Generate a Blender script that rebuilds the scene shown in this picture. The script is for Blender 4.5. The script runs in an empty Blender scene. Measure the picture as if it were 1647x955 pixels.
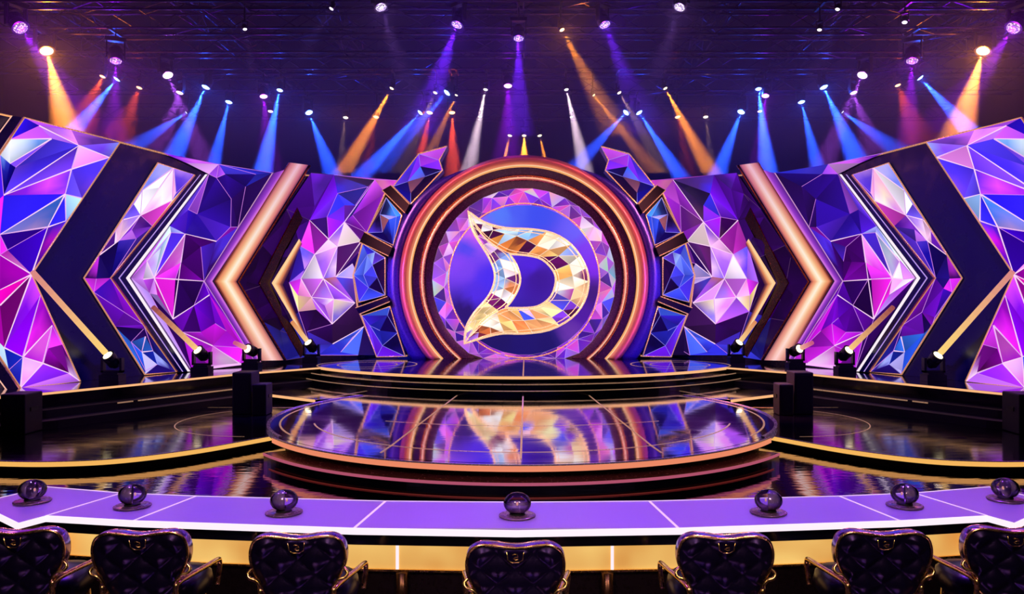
import bpy, bmesh, math, random
from mathutils import Vector, Matrix, Quaternion
from mathutils.geometry import delaunay_2d_cdt
R = random.Random(7)
PI = math.pi
C = bpy.context.scene.collection
sc = bpy.context.scene

# ------------------------------------------------------------------ camera, world, exposure
F = 1300.0; VPX = 847.0; HY = 477.5; CX = 0.075; CZ = 2.45
cam = bpy.data.cameras.new('camera'); camo = bpy.data.objects.new('camera', cam); C.objects.link(camo)
cam.sensor_width = 36.0; cam.lens = 36.0 * F / 1647.0
cam.shift_x = -(VPX - 823.5) / 1647.0
cam.clip_start = 0.05; cam.clip_end = 200
camo.location = (CX, 0, CZ); camo.rotation_euler = (PI / 2, 0, 0)
sc.camera = camo
w = bpy.data.worlds.new('world'); sc.world = w; w.use_nodes = True
w.node_tree.nodes['Background'].inputs[0].default_value = (0.25, 0.12, 0.6, 1)
w.node_tree.nodes['Background'].inputs[1].default_value = 0.004
sc.view_settings.view_transform = 'Standard'; sc.view_settings.look = 'None'
sc.view_settings.exposure = 0.0; sc.view_settings.gamma = 1.0
sc.view_settings.use_curve_mapping = False
cy = sc.cycles
cy.use_denoising = True
cy.max_bounces = 6; cy.diffuse_bounces = 2; cy.glossy_bounces = 4; cy.transmission_bounces = 6
cy.volume_bounces = 0; cy.transparent_max_bounces = 8
cy.caustics_reflective = False; cy.caustics_refractive = False
cy.sample_clamp_indirect = 4.0

def lin(c):
    c = c / 255.0
    return c / 12.92 if c <= 0.04045 else ((c + 0.055) / 1.055) ** 2.4
def rgb(*c):
    if len(c) == 1: c = c[0]
    return (lin(c[0]), lin(c[1]), lin(c[2]), 1.0)

# unseen fill spots added to brighten desk, chairs, arch, walls, trusses and drape
def spot(name, loc, target, energy, col, deg, blend=0.5, radius=0.1):
    l = bpy.data.lights.new(name, 'SPOT'); l.energy = energy; l.color = rgb(col)[:3]
    l.spot_size = math.radians(deg); l.spot_blend = blend; l.shadow_soft_size = radius
    o = bpy.data.objects.new(name, l); C.objects.link(o); o.location = loc
    d = Vector(target) - Vector(loc); o.rotation_euler = d.to_track_quat('-Z', 'Y').to_euler()
    return o
for s in (-1, 1):
    spot('arch_fill', (s * 5.0, 12.0, 5.9), (s * 1.4, 22.6, 3.4), 8500, (255, 140, 140), 34, 0.6, 0.3)  # unseen spot added to brighten the copper rings
    spot('wall_fill', (s * 3.0, 12.0, 5.9), (s * 8.6, 17.5, 3.0), 900, (90, 80, 255), 40, 0.6, 0.3)  # no fixture here, added to lift the navy wall
    spot('chair_fill', (s * 2.2, 0.5, 6.0), (s * 2.0, 5.2, 0.7), 700, (255, 224, 176), 64, 0.8, 0.5)  # soft spot added above the camera so the chair gold shines
    spot('arch_fill', (s * 7.0, 14.0, 5.6), (s * 3.6, 22.5, 1.8), 7000, (84, 40, 255), 22, 0.6, 0.3)  # violet spot added for the outer ring, no fixture built
    spot('rig_fill', (s * 6.0, 7.0, 4.5), (s * 5.0, 18.0, 9.6), 130, (150, 40, 255), 80, 0.8, 0.3)  # added to pick the truss metal out of the dark
    spot('drape_fill', (s * 7.0, 30.0, 0.8), (s * 7.5, 36.4, 5.5), 2200, (40, 20, 255), 100, 0.8, 0.3)  # added behind the scenic wall to tint the back drape
    spot('drape_fill', (s * 15.0, 29.0, 0.8), (s * 19.0, 36.4, 8.0), 700, (255, 130, 50), 80, 0.8, 0.3)
    spot('desk_fill', (s * 1.5, 9.5, 8.6), (s * 1.3, 6.35, 0.78), 260, (235, 50, 235), 14, 0.9, 0.2)
    spot('desk_fill', (s * 2.5, 9.5, 8.6), (s * 2.5, 6.35, 0.78), 260, (70, 70, 255), 13, 0.9, 0.2)
    spot('wash_fill', (s * 3.5, 9.5, 8.6), (s * 1.7, 6.3, 0.8), 2300, (146, 60, 255), 44, 0.7, 0.3)  # unseen wash added over the desk
    spot('wash_fill', (s * 7.0, 10.0, 8.6), (s * 4.2, 6.5, 0.8), 1500, (165, 92, 235), 40, 0.7, 0.3)
    spot('wash_fill', (s * 2.0, 1.0, 6.5), (s * 2.0, 5.2, 0.7), 260, (140, 80, 255), 60, 0.8, 0.3)
    spot('wash_fill', (s * 3.0, 11.0, 8.5), (s * 2.4, 5.2, 0.9), 500, (255, 190, 120), 40, 0.8, 0.2)  # unseen warm wash added for the chairs
    spot('wash_fill', (s * 9.0, 9.0, 6.0), (s * 7.5, 18.0, 2.0), 700, (150, 90, 255), 60, 0.8, 0.3)

# ------------------------------------------------------------------ materials
MATS = {}
def nmat(name):
    m = bpy.data.materials.new(name); m.use_nodes = True
    return m, m.node_tree, m.node_tree.nodes['Principled BSDF']
def mat(name, col, rough=0.5, metal=0.0, emis=None, es=0.0, bump=0.0, bscale=30.0, spec=0.5, coat=0.0, rvar=0.0, stretch=None, sample=True):
    if name in MATS: return MATS[name]
    m, nt, p = nmat(name)
    p.inputs['Base Color'].default_value = rgb(col)
    p.inputs['Roughness'].default_value = rough; p.inputs['Metallic'].default_value = metal
    p.inputs['Specular IOR Level'].default_value = spec
    if coat: p.inputs['Coat Weight'].default_value = coat; p.inputs['Coat Roughness'].default_value = 0.05
    if emis: p.inputs['Emission Color'].default_value = rgb(emis); p.inputs['Emission Strength'].default_value = es
    if bump or rvar:
        tc = nt.nodes.new('ShaderNodeTexCoord'); mp = nt.nodes.new('ShaderNodeMapping')
        nt.links.new(tc.outputs['Object'], mp.inputs[0])
        if stretch: mp.inputs['Scale'].default_value = stretch
        nz = nt.nodes.new('ShaderNodeTexNoise'); nz.inputs['Scale'].default_value = bscale; nz.inputs['Detail'].default_value = 3
        nt.links.new(mp.outputs[0], nz.inputs['Vector'])
        if bump:
            b = nt.nodes.new('ShaderNodeBump'); b.inputs['Strength'].default_value = bump; b.inputs['Distance'].default_value = 0.02
            nt.links.new(nz.outputs[0], b.inputs['Height']); nt.links.new(b.outputs[0], p.inputs['Normal'])
        if rvar:
            mr = nt.nodes.new('ShaderNodeMapRange'); mr.inputs[1].default_value = 0.3; mr.inputs[2].default_value = 0.7
            mr.inputs[3].default_value = max(0.0, rough - rvar); mr.inputs[4].default_value = rough + rvar
            nt.links.new(nz.outputs[0], mr.inputs[0]); nt.links.new(mr.outputs[0], p.inputs['Roughness'])
    if emis and not sample: m.cycles.emission_sampling = 'NONE'
    MATS[name] = m
    return m
def screen_mat(name, line=None, size=0.012, strength=1.0, ls=1.0):
    # LED screen: the picture is carried by the facet colours, bright joints between facets
    m, nt, p = nmat(name)
    p.inputs['Base Color'].default_value = (0.004, 0.004, 0.008, 1); p.inputs['Roughness'].default_value = 0.3; p.inputs['Specular IOR Level'].default_value = 0.12
    a = nt.nodes.new('ShaderNodeAttribute'); a.attribute_name = 'Col'
    out = a.outputs['Color']
    if line:
        wf = nt.nodes.new('ShaderNodeWireframe'); wf.use_pixel_size = False; wf.inputs[0].default_value = size
        mx = nt.nodes.new('ShaderNodeMix'); mx.data_type = 'RGBA'
        tc = nt.nodes.new('ShaderNodeTexCoord')
        nz = nt.nodes.new('ShaderNodeTexNoise'); nz.inputs['Scale'].default_value = 1.3
        nt.links.new(tc.outputs['Object'], nz.inputs['Vector'])
        mr = nt.nodes.new('ShaderNodeMapRange'); mr.inputs[1].default_value = 0.35; mr.inputs[2].default_value = 0.62
        mr.inputs[3].default_value = 0.15; mr.inputs[4].default_value = ls
        nt.links.new(nz.outputs[0], mr.inputs[0])
        ml = nt.nodes.new('ShaderNodeMath'); ml.operation = 'MULTIPLY'
        nt.links.new(wf.outputs[0], ml.inputs[0]); nt.links.new(mr.outputs[0], ml.inputs[1])
        nt.links.new(ml.outputs[0], mx.inputs['Factor'])
        nt.links.new(out, mx.inputs['A']); mx.inputs['B'].default_value = rgb(line)
        out = mx.outputs['Result']
    nt.links.new(out, p.inputs['Emission Color']); p.inputs['Emission Strength'].default_value = strength
    m.cycles.emission_sampling = 'NONE'
    return m
M_SCREEN = screen_mat('crystal_screen')
M_SCREEN_D = screen_mat('dark_crystal_screen')
M_SMOOTH = screen_mat('smooth_screen')
M_RING = screen_mat('ring_crystal_screen', (250, 205, 255), 0.008, 1.0, 0.6)
M_EMB = screen_mat('emblem_crystal')
M_COLLAR = screen_mat('collar_crystal')
M_GLOW = screen_mat('lit_channel')
M_BLACK = mat('matte_black', (9, 7, 14), 0.55, bump=0.05, bscale=60)
M_GLOSSBLACK = mat('gloss_black', (8, 5, 16), 0.18, rvar=0.06, bscale=6)
M_NAVY = mat('navy_lacquer', (24, 16, 92), 0.3, rvar=0.08, bscale=3)
M_COPPER = mat('copper', (214, 122, 84), 0.28, 1.0, rvar=0.06, bscale=20)
M_GOLD = mat('polished_gold', (250, 202, 122), 0.26, 1.0, rvar=0.05, bscale=25)
M_PEACH = mat('peach_led_strip', (60, 40, 30), 0.4, emis=(255, 186, 128), es=1.0, rvar=0.05)
M_PEACH2 = mat('coral_led_strip', (60, 40, 30), 0.4, emis=(240, 140, 104), es=0.95, rvar=0.05)
M_AMBERSTRIP = mat('amber_led_strip', (60, 40, 30), 0.4, emis=(250, 186, 96), es=0.95, rvar=0.05)
M_WHITESTRIP = mat('white_led_strip', (90, 80, 90), 0.4, emis=(255, 240, 250), es=1.0, rvar=0.05)
M_EDGE = mat('gold_trim_glow', (250, 202, 122), 0.26, 0.8, emis=(255, 176, 130), es=0.5, rvar=0.05, sample=False)  # gold trims brightened with emission in place of reflected light
M_TRUSS = mat('truss_metal', (70, 56, 96), 0.35, 0.9, rvar=0.1, bscale=8)
M_FIX = mat('fixture_black', (14, 12, 20), 0.35, bump=0.05, bscale=80)
M_LEATHER = mat('black_leather', (14, 8, 30), 0.34, bump=0.03, bscale=120, rvar=0.05)
M_LEATHER.node_tree.nodes['Principled BSDF'].inputs['Specular Tint'].default_value = (0.45, 0.25, 0.9, 1)

# ------------------------------------------------------------------ object helpers
def tag(o, label=None, cat=None, group=None, kind=None):
    if label: o['label'] = label
    if cat: o['category'] = cat
    if group: o['group'] = group
    if kind: o['kind'] = kind
    return o
def thing(name, label, cat, loc=(0, 0, 0), rz=0.0, group=None):
    o = bpy.data.objects.new(name, None); C.objects.link(o); o.empty_display_size = 0.2
    o.location = loc; o.rotation_euler = (0, 0, rz)
    return tag(o, label, cat, group)
def mesh(name, verts, faces, mats, parent=None, cols=None, mi=None, smooth=False, world=True, label=None):
    me = bpy.data.meshes.new(name)
    off = Vector((0, 0, 0))
    if parent is not None and world:
        off = parent.location.copy()
        if parent.parent: off += parent.parent.location
    me.from_pydata([tuple(Vector(v) - off) for v in verts], [], faces)
    if not isinstance(mats, (list, tuple)): mats = [mats]
    for m in mats: me.materials.append(m)
    if mi:
        for p, k in zip(me.polygons, mi): p.material_index = k
    if smooth:
        for p in me.polygons: p.use_smooth = True
    if cols:
        a = me.color_attributes.new('Col', 'FLOAT_COLOR', 'CORNER'); k = 0
        for p, cl in zip(me.polygons, cols):
            for j in range(p.loop_total):
                c = cl[j] if isinstance(cl[0], (tuple, list)) else cl
                a.data[p.loop_start + j].color = (c[0], c[1], c[2], 1.0)
    me.validate(); me.update()
    o = bpy.data.objects.new(name, me); C.objects.link(o)
    if parent is not None: o.parent = parent
    if label: o['label'] = label
    return o
class MB:
    def __init__(s): s.v = []; s.f = []; s.c = []; s.m = []
    def add(s, vs, fs, col=None, mi=0):
        b = len(s.v); s.v += [Vector(v) for v in vs]
        for f in fs:
            s.f.append([i + b for i in f]); s.c.append(col or (0, 0, 0)); s.m.append(mi)
    def box(s, lo, hi, mi=0, rot=None, at=None):
        (a, b, c), (d, e, g) = lo, hi
        vs = [Vector(p) for p in ((a, b, c), (d, b, c), (d, e, c), (a, e, c), (a, b, g), (d, b, g), (d, e, g), (a, e, g))]
        if rot is not None: vs = [rot @ v for v in vs]
        if at is not None: vs = [v + Vector(at) for v in vs]
        s.add(vs, [(0, 3, 2, 1), (4, 5, 6, 7), (0, 1, 5, 4), (1, 2, 6, 5), (2, 3, 7, 6), (3, 0, 4, 7)], None, mi)
    def tube(s, pts, r, n=8, closed=False, mi=0):
        pts = [Vector(p) for p in pts]; N = len(pts); rings = []
        up = None
        for i in range(N):
            if closed: t = pts[(i + 1) % N] - pts[i - 1]
            else: t = pts[min(i + 1, N - 1)] - pts[max(i - 1, 0)]
            t.normalize()
            if up is None:
                up = Vector((0, 0, 1)) if abs(t.z) < 0.9 else Vector((0, 1, 0))
            x = t.cross(up); x.normalize(); up = x.cross(t); up.normalize()
            rr = r[i] if isinstance(r, (list, tuple)) else r
            rings.append([pts[i] + x * (rr * math.cos(2 * PI * k / n)) + up * (rr * math.sin(2 * PI * k / n)) for k in range(n)])
        vs = [v for g in rings for v in g]; fs = []
        for i in range(N if closed else N - 1):
            j = (i + 1) % N
            for k in range(n):
                fs.append((i * n + k, i * n + (k + 1) % n, j * n + (k + 1) % n, j * n + k))
        if not closed:
            fs.append(tuple(range(n))[::-1]); fs.append(tuple((N - 1) * n + k for k in range(n)))
        s.add(vs, fs, None, mi)
    def lathe(s, prof, n=24, mi=0, base=(0, 0, 0), ax=None):
        # profile [(r, z)] turned about z, optionally rotated by matrix ax
        vs = []; fs = []
        for (r, z) in prof:
            for k in range(n):
                a = 2 * PI * k / n; v = Vector((r * math.cos(a), r * math.sin(a), z))
                if ax is not None: v = ax @ v
                vs.append(v + Vector(base))
        m = len(prof)
        for i in range(m - 1):
            for k in range(n):
                fs.append((i * n + k, i * n + (k + 1) % n, (i + 1) * n + (k + 1) % n, (i + 1) * n + k))
        fs.append(tuple(range(n))[::-1]); fs.append(tuple((m - 1) * n + k for k in range(n)))
        s.add(vs, fs, None, mi)
    def build(s, name, mats, parent=None, cols=False, smooth=False, world=True, label=None):
        return mesh(name, s.v, s.f, mats, parent, s.c if cols else None, s.m, smooth, world, label)

# photograph pixel -> point of the place
def atz(px, py, z):
    Y = (CZ - z) * F / (py - HY)
    return Vector((CX + (px - VPX) / F * Y, Y, z))
def aty(px, py, Y):
    return Vector((CX + (px - VPX) / F * Y, Y, CZ + (HY - py) / F * Y))
ZS = 0.72                                     # main stage level
PLAN = [Vector(p) for p in ((-13.0, 9.0), (-9.86, 15.14), (-9.19, 16.4), (-8.0, 18.5), (-7.0, 20.2), (-6.3, 21.3), (-4.25, 23.6), (-2.6, 24.6))]
def plan_off(d):
    n = len(PLAN); out = []
    for i in range(n):
        t = (PLAN[min(i + 1, n - 1)] - PLAN[max(i - 1, 0)]).normalized()
        nn = Vector((t.y, -t.x))
        out.append(PLAN[i] + nn * d)
    return out
_pc = {}
def wallpt(px, py, d=0.0):
    k = round(d, 4)
    if k not in _pc: _pc[k] = plan_off(k)
    P = _pc[k]; r = Vector(((px - VPX) / F, 1.0)); o = Vector((CX, 0))
    for i in range(len(P) - 1):
        a, b = P[i], P[i + 1]; e = b - a
        den = r.x * e.y - r.y * e.x
        if abs(den) < 1e-9: continue
        q = a - o
        t = (q.x * e.y - q.y * e.x) / den; u = (q.x * r.y - q.y * r.x) / den
        if (-1e-6 <= u <= 1 + 1e-6 or (i == 0 and u < 0) or (i == len(P) - 2 and u > 1)) and t > 0:
            v = o + r * t
            return Vector((v.x, v.y, CZ + (HY - py) / F * v.y))
    raise ValueError((px, py))
def mir(v, s): return Vector((v[0] * s, v[1], v[2]))
SIDE = {-1: 'left', 1: 'right'}

# ------------------------------------------------------------------ the hall
def structure(name, mb, m): return tag(mb.build(name, m), kind='structure')
def floor_mat():
    m, nt, p = nmat('hall_floor')
    p.inputs['Roughness'].default_value = 0.05; p.inputs['Metallic'].default_value = 1.0
    p.inputs['Specular IOR Level'].default_value = 0.75
    tc = nt.nodes.new('ShaderNodeTexCoord')
    mp = nt.nodes.new('ShaderNodeMapping'); mp.inputs['Scale'].default_value = (2.0, 6.0, 1)
    nt.links.new(tc.outputs['Object'], mp.inputs[0])
    nz = nt.nodes.new('ShaderNodeTexNoise'); nz.inputs['Scale'].default_value = 1.6; nz.inputs['Detail'].default_value = 2
    nt.links.new(mp.outputs[0], nz.inputs['Vector'])
    b = nt.nodes.new('ShaderNodeBump'); b.inputs['Strength'].default_value = 0.09; b.inputs['Distance'].default_value = 0.02
    nt.links.new(nz.outputs[0], b.inputs['Height'])
    # thin joints between large tiles
    br = nt.nodes.new('ShaderNodeTexBrick'); br.offset = 0.0
    br.inputs['Scale'].default_value = 1.0; br.inputs['Brick Width'].default_value = 1.22; br.inputs['Row Height'].default_value = 1.22
    br.inputs['Mortar Size'].default_value = 0.004; br.inputs['Color1'].default_value = rgb(150, 124, 172); br.inputs['Color2'].default_value = rgb(144, 118, 166)
    br.inputs['Mortar'].default_value = rgb(60, 40, 60)
    nt.links.new(tc.outputs['Object'], br.inputs['Vector'])
    nt.links.new(br.outputs['Color'], p.inputs['Base Color']); nt.links.new(b.outputs[0], p.inputs['Normal'])
    return m
mb = MB(); mb.box((-24, -4, -0.2), (24, 37, 0)); structure('floor', mb, floor_mat())
mb = MB(); mb.box((-24, -4, 13.5), (24, 37, 13.7)); structure('ceiling', mb, mat('ceiling_black', (10, 8, 16), 0.8, bump=0.1, bscale=4))
M_HALL = mat('hall_drape', (22, 14, 40), 0.8, bump=0.4, bscale=3, stretch=(3, 3, 0.1))
mb = MB(); mb.box((-24, 36.6, 0), (24, 37, 13.5)); structure('wall_back', mb, M_HALL)
for s in (-1, 1):
    mb = MB(); mb.box((min(s * 23.6, s * 24), -4, 0), (max(s * 23.6, s * 24), 36.6, 13.5)); structure('wall_' + SIDE[s], mb, M_HALL)

# ------------------------------------------------------------------ stage levels
ZD, ZL, ZP = 0.36, 0.18, 0.16
DC = Vector((0, 14.5)); DR = 4.32
def stage_mat(name, rough, base, bs, spec=0.8, bump=0.05, metal=0.0):
    return mat(name, base, rough, metal, bump=bump, bscale=bs, spec=spec, rvar=rough * 0.4, stretch=(1, 3, 1))
M_DECK = stage_mat('deck_gloss', 0.06, (215, 200, 230), 1.2, metal=1.0)
M_STAGE = stage_mat('stage_gloss', 0.08, (150, 140, 175), 1.5, metal=1.0)
M_SIDE = stage_mat('side_gloss', 0.12, (6, 4, 13), 2.0, 0.4, 0.05)
M_INLAY = mat('inlay_brass', (255, 205, 150), 0.3, 0.6, emis=(255, 200, 150), es=0.25, rvar=0.05, sample=False)
def prism(poly, z0, z1, mb, mi_top=0, mi_side=1):
    n = len(poly); vs = [(p[0], p[1], z0) for p in poly] + [(p[0], p[1], z1) for p in poly]
    mb.add(vs, [tuple(range(n, 2 * n))], None, mi_top)
    mb.add(vs, [tuple(range(n))[::-1]] + [(i, (i + 1) % n, n + (i + 1) % n, n + i) for i in range(n)], None, mi_side)
def ribbon(pts, z0, z1, thick, mb):
    # vertical band following a plan line, thick towards the camera
    n = len(pts); out = []
    for i in range(n):
        t = (pts[min(i + 1, n - 1)] - pts[max(i - 1, 0)]).normalized(); nn = Vector((t.y, -t.x))
        out.append(pts[i] + nn * thick)
    vs = [(p.x, p.y, z) for P in (pts, out) for z in (z0, z1) for p in P]
    fs = []
    for i in range(n - 1):
        a, b, c, d = i, i + n, i + 2 * n, i + 3 * n
        fs += [(c, c + 1, d + 1, d), (b, d, d + 1, b + 1), (a, a + 1, c + 1, c), (a, b, b + 1, a + 1)]
    fs += [(0, 2 * n, 3 * n, n), (n - 1, 2 * n - 1, 4 * n - 1, 3 * n - 1)]
    mb.add(vs, fs)
def arc(c, r, a0, a1, n):
    return [Vector((c[0] + r * math.cos(a0 + (a1 - a0) * i / n), c[1] + r * math.sin(a0 + (a1 - a0) * i / n))) for i in range(n + 1)]
def circ3(p, q):  # arc symmetric about x=0 through corner p (x<0) and front point q on axis
    h = p.y - q.y; Rr = (p.x ** 2 + h * h) / (2 * h); return Vector((0, q.y + Rr)), Rr
def front_arc(corner, front, n=40):
    c, r = circ3(corner, front)
    a = math.asin(abs(corner.x) / r)
    return arc(c, r, -PI / 2 - a, -PI / 2 + a, n)
# main stage: curved front with three steps
main = thing('main_stage', 'glossy dark main stage with curved stepped front under the round arch', 'stage', (0, 20, 0))
cor = atz(517, 590, ZS).xy; fr = Vector((0, atz(842, 605, ZS).y))
A = front_arc(cor, fr)
edge_l = [atz(px, py, ZS).xy for px, py in ((-160, 655), (0, 637), (60, 632), (200, 618.5), (380, 600.5))]
edge_l = [Vector((-15.5, 7.8))] + edge_l[1:]
full = edge_l + A + [Vector((-p.x, p.y)) for p in reversed(edge_l)]
back = [Vector((15.5, 26.5)), Vector((-15.5, 26.5))]
mb = MB(); prism(full + back, 0, ZS - 0.05, mb, 1, 1)
mb.build('riser', [M_STAGE, M_GLOSSBLACK], main)
mb = MB(); prism(full + back, ZS - 0.05, ZS, mb, 0, 1)
mb.build('deck', [M_STAGE, M_GLOSSBLACK], main)
mb = MB(); ribbon(A, ZS - 0.065, ZS - 0.004, 0.02, mb); mb.build('edge_strip', M_PEACH, main, label='glowing peach edge strip')
for s in (-1, 1):
    P = edge_l if s < 0 else [Vector((-p.x, p.y)) for p in reversed(edge_l)]
    cut = P + [A[0]] if s < 0 else [A[-1]] + P
    mb = MB(); ribbon(cut, ZS - 0.045, ZS - 0.004, 0.015, mb); mb.build('edge_strip', M_PEACH, main, label='glowing peach edge strip')
    # ledges and thin lit lines across the side risers
    for (z, d, hh) in ((0.44, 0.35, 0.03), (0.30, 0.75, 0.028)):
        n = len(cut); out = []
        for i in range(n):
            t = (cut[min(i + 1, n - 1)] - cut[max(i - 1, 0)]).normalized(); out.append(cut[i] + Vector((t.y, -t.x)) * d)
        poly = cut + out[::-1]
        if s > 0: poly = poly
        mb = MB(); prism(poly, 0.0, z, mb, 1, 1); mb.build('riser_ledge', [M_STAGE, M_BLACK], main)
        k0, k1 = (2, 4) if d < 0.5 else (1, 4)
        seg = out[k0:k1 + 1] if s < 0 else out[len(out) - 1 - k1:len(out) - k0]
        a, b = seg[0], seg[-1]
        mid = [a.lerp(b, t) for t in ((0.05, 0.45) if d > 0.5 else (0.3, 0.95))]
        if s > 0: mid = [a.lerp(b, t) for t in ((0.55, 0.95) if d > 0.5 else (0.05, 0.7))]
        seg2 = [mid[0], mid[1]]
        mb = MB(); ribbon(seg2, z - hh, z - 0.004, 0.03, mb); mb.build('riser_light_line', M_INLAY, main)
for k, (z, py) in enumerate(((0.60, 617.5), (0.48, 628))):
    c2 = atz(500 - 8 * k, 599 + 8.5 * k, z).xy; f2 = Vector((0, atz(842, py, z).y))
    Bc = front_arc(c2, f2)
    bk = [Vector((-c2.x, 21.0)), Vector((c2.x, 21.0))]
    mb = MB(); prism(Bc + bk, ZD, z, mb, 0, 1); mb.build('step', [M_STAGE, M_GLOSSBLACK], main)
    mb = MB(); ribbon(Bc, z - 0.022, z - 0.003, 0.01, mb); mb.build('step_strip', M_INLAY, main)
def flat_ring(c, r, wd, z, a0=0, a1=2 * PI, n=96, sy=1.0):
    mb = MB(); vs = []; fs = []
    for i in range(n + 1):
        a = a0 + (a1 - a0) * i / n
        for rr in (r - wd / 2, r + wd / 2): vs.append((c[0] + rr * math.cos(a), c[1] + sy * rr * math.sin(a), z))
    for i in range(n): fs.append((2 * i, 2 * i + 1, 2 * i + 3, 2 * i + 2))
    mb.add(vs, fs); return mb
def flat_line(pts, wd, z):
    mb = MB()
    for a, b in zip(pts, pts[1:]):
        t = (b - a).normalized(); n = Vector((-t.y, t.x)) * wd / 2
        mb.add([(q.x, q.y, z) for q in (a - n, b - n, b + n, a + n)], [(0, 1, 2, 3)])
    return mb
for s in (-1, 1):
    for r in (0.75, 1.25): flat_ring((s * 4.0, 20.7), r, 0.035, ZS + 0.004).build('inlay_ring', M_INLAY, main)
flat_line([Vector((0, 22.2)), Vector((0, fr.y + 0.05))], 0.03, ZS + 0.004).build('inlay_line', M_INLAY, main)

# thrust: wide deck behind, round disc, lip and lower step
thrust = thing('thrust_stage', 'round glossy thrust stage with coral lit lip before the main steps', 'stage', (0, 14.5, 0))
wing = [atz(433, 633, ZD).xy, atz(507, 642, ZD).xy]
wl = wing + [Vector((-wing[1].x, wing[1].y)), Vector((-wing[0].x, wing[0].y)), Vector((5.6, 20.4)), Vector((-5.6, 20.4))]
mb = MB(); prism(wl, ZD - 0.3, ZD - 0.002, mb); mb.build('rear_deck', [M_DECK, M_GLOSSBLACK], thrust)
for s in (-1, 1):
    P = [Vector((s * abs(p.x), p.y)) for p in wing]
    if s > 0: P = P[::-1]
    mb = MB(); ribbon(P, ZD - 0.06, ZD - 0.008, 0.02, mb); mb.build('deck_edge_strip', M_PEACH, thrust)
disc = arc(DC, DR, 0, 2 * PI, 128)[:-1]
mb = MB(); prism(disc, ZD - 0.08, ZD, mb); mb.build('disc_top', [M_DECK, M_GLOSSBLACK], thrust)
M_SILV = mat('silver_trim', (214, 200, 236), 0.25, 0.5, rvar=0.05)
for s in (-1, 1):
    a = -PI / 2 + s * math.radians(56); b = -PI / 2 + s * math.radians(128)
    lo, hi = min(a, b), max(a, b)
    mb = MB(); ribbon(arc(DC, DR, lo, hi, 30), ZD - 0.09, ZD + 0.012, 0.05, mb); mb.build('rim', M_SILV, thrust, label='silver rim band')
    flat_ring(DC, DR - 0.16, 0.03, ZD + 0.004, lo, hi, 30).build('inlay_line', M_INLAY, thrust)
fa, fb = -PI / 2 - math.radians(57), -PI / 2 + math.radians(57)
LIP = arc(DC, DR + 0.10, fa, fb, 60)
mb = MB(); prism([Vector((0, 14.0))] + LIP, ZD - 0.085, ZD - 0.003, mb); mb.build('front_apron', [M_DECK, M_GLOSSBLACK], thrust)
mb = MB(); ribbon(LIP, ZD - 0.085, ZD - 0.012, 0.03, mb); mb.build('lip_strip', M_PEACH2, thrust, label='glowing coral lip strip')
mb = MB(); ribbon(LIP, ZD - 0.012, ZD + 0.004, 0.034, mb); mb.build('lip_trim', M_SILV, thrust)
mb = MB(); prism(arc(DC, DR - 0.25, 0, 2 * PI, 96)[:-1], 0.0, ZD - 0.08, mb, 1, 1); mb.build('base_drum', [M_DECK, M_BLACK], thrust)
ST = arc(DC, DR + 0.32, -PI / 2 - math.radians(54), -PI / 2 + math.radians(54), 60)
mb = MB(); prism(arc(DC, DR - 0.3, -PI / 2 + math.radians(54), -PI / 2 - math.radians(54), 60) + ST, 0.0, ZL, mb)
mb.build('lower_step', [mat('step_copper_lacquer', (150, 80, 90), 0.22, 0.7, rvar=0.06), M_GLOSSBLACK], thrust)
mb = MB(); ribbon(ST, ZL - 0.034, ZL + 0.002, 0.012, mb); mb.build('step_reflection', mat('rose_step_glow', (60, 30, 60), 0.4, emis=(196, 92, 120), es=0.75, rvar=0.05), thrust)  # lip light caught by the tread edge, put in as a glowing band
mb = MB(); ribbon(arc(DC, DR + 0.36, -PI / 2 - math.radians(50), -PI / 2 + math.radians(50), 60), 0.002, 0.014, 0.01, mb)
mb.build('foot_strip', mat('red_strip', (60, 30, 20), 0.4, emis=(150, 50, 44), es=0.35, rvar=0.05), thrust)
def disc_pt(px, py): return atz(px, py, ZD).xy
for P in (((630, 716), (740, 632)), ((842, 738), (842, 636)), ((630, 716), (612, 728)), ((508, 643), (598, 627))):
    for s in ((-1, 1) if P[0][0] != 842 else (1,)):
        L = [Vector((s * abs(disc_pt(*p).x), disc_pt(*p).y)) for p in P]
        if P[0][0] == 842: L = [Vector((0, l.y)) for l in L]
        flat_line(L, 0.028, ZD + 0.004).build('inlay_line', M_INLAY, thrust)
flat_ring((0, 14.5), 3.62, 0.025, ZD + 0.004, -PI / 2 - 1.25, -PI / 2 + 1.25, 60).build('inlay_ring', M_INLAY, thrust)
flat_ring((0, 18.4), 5.3, 0.025, ZD + 0.004, -PI / 2 - 0.45, -PI / 2 + 0.45, 40).build('inlay_ring', M_INLAY, thrust)

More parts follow.
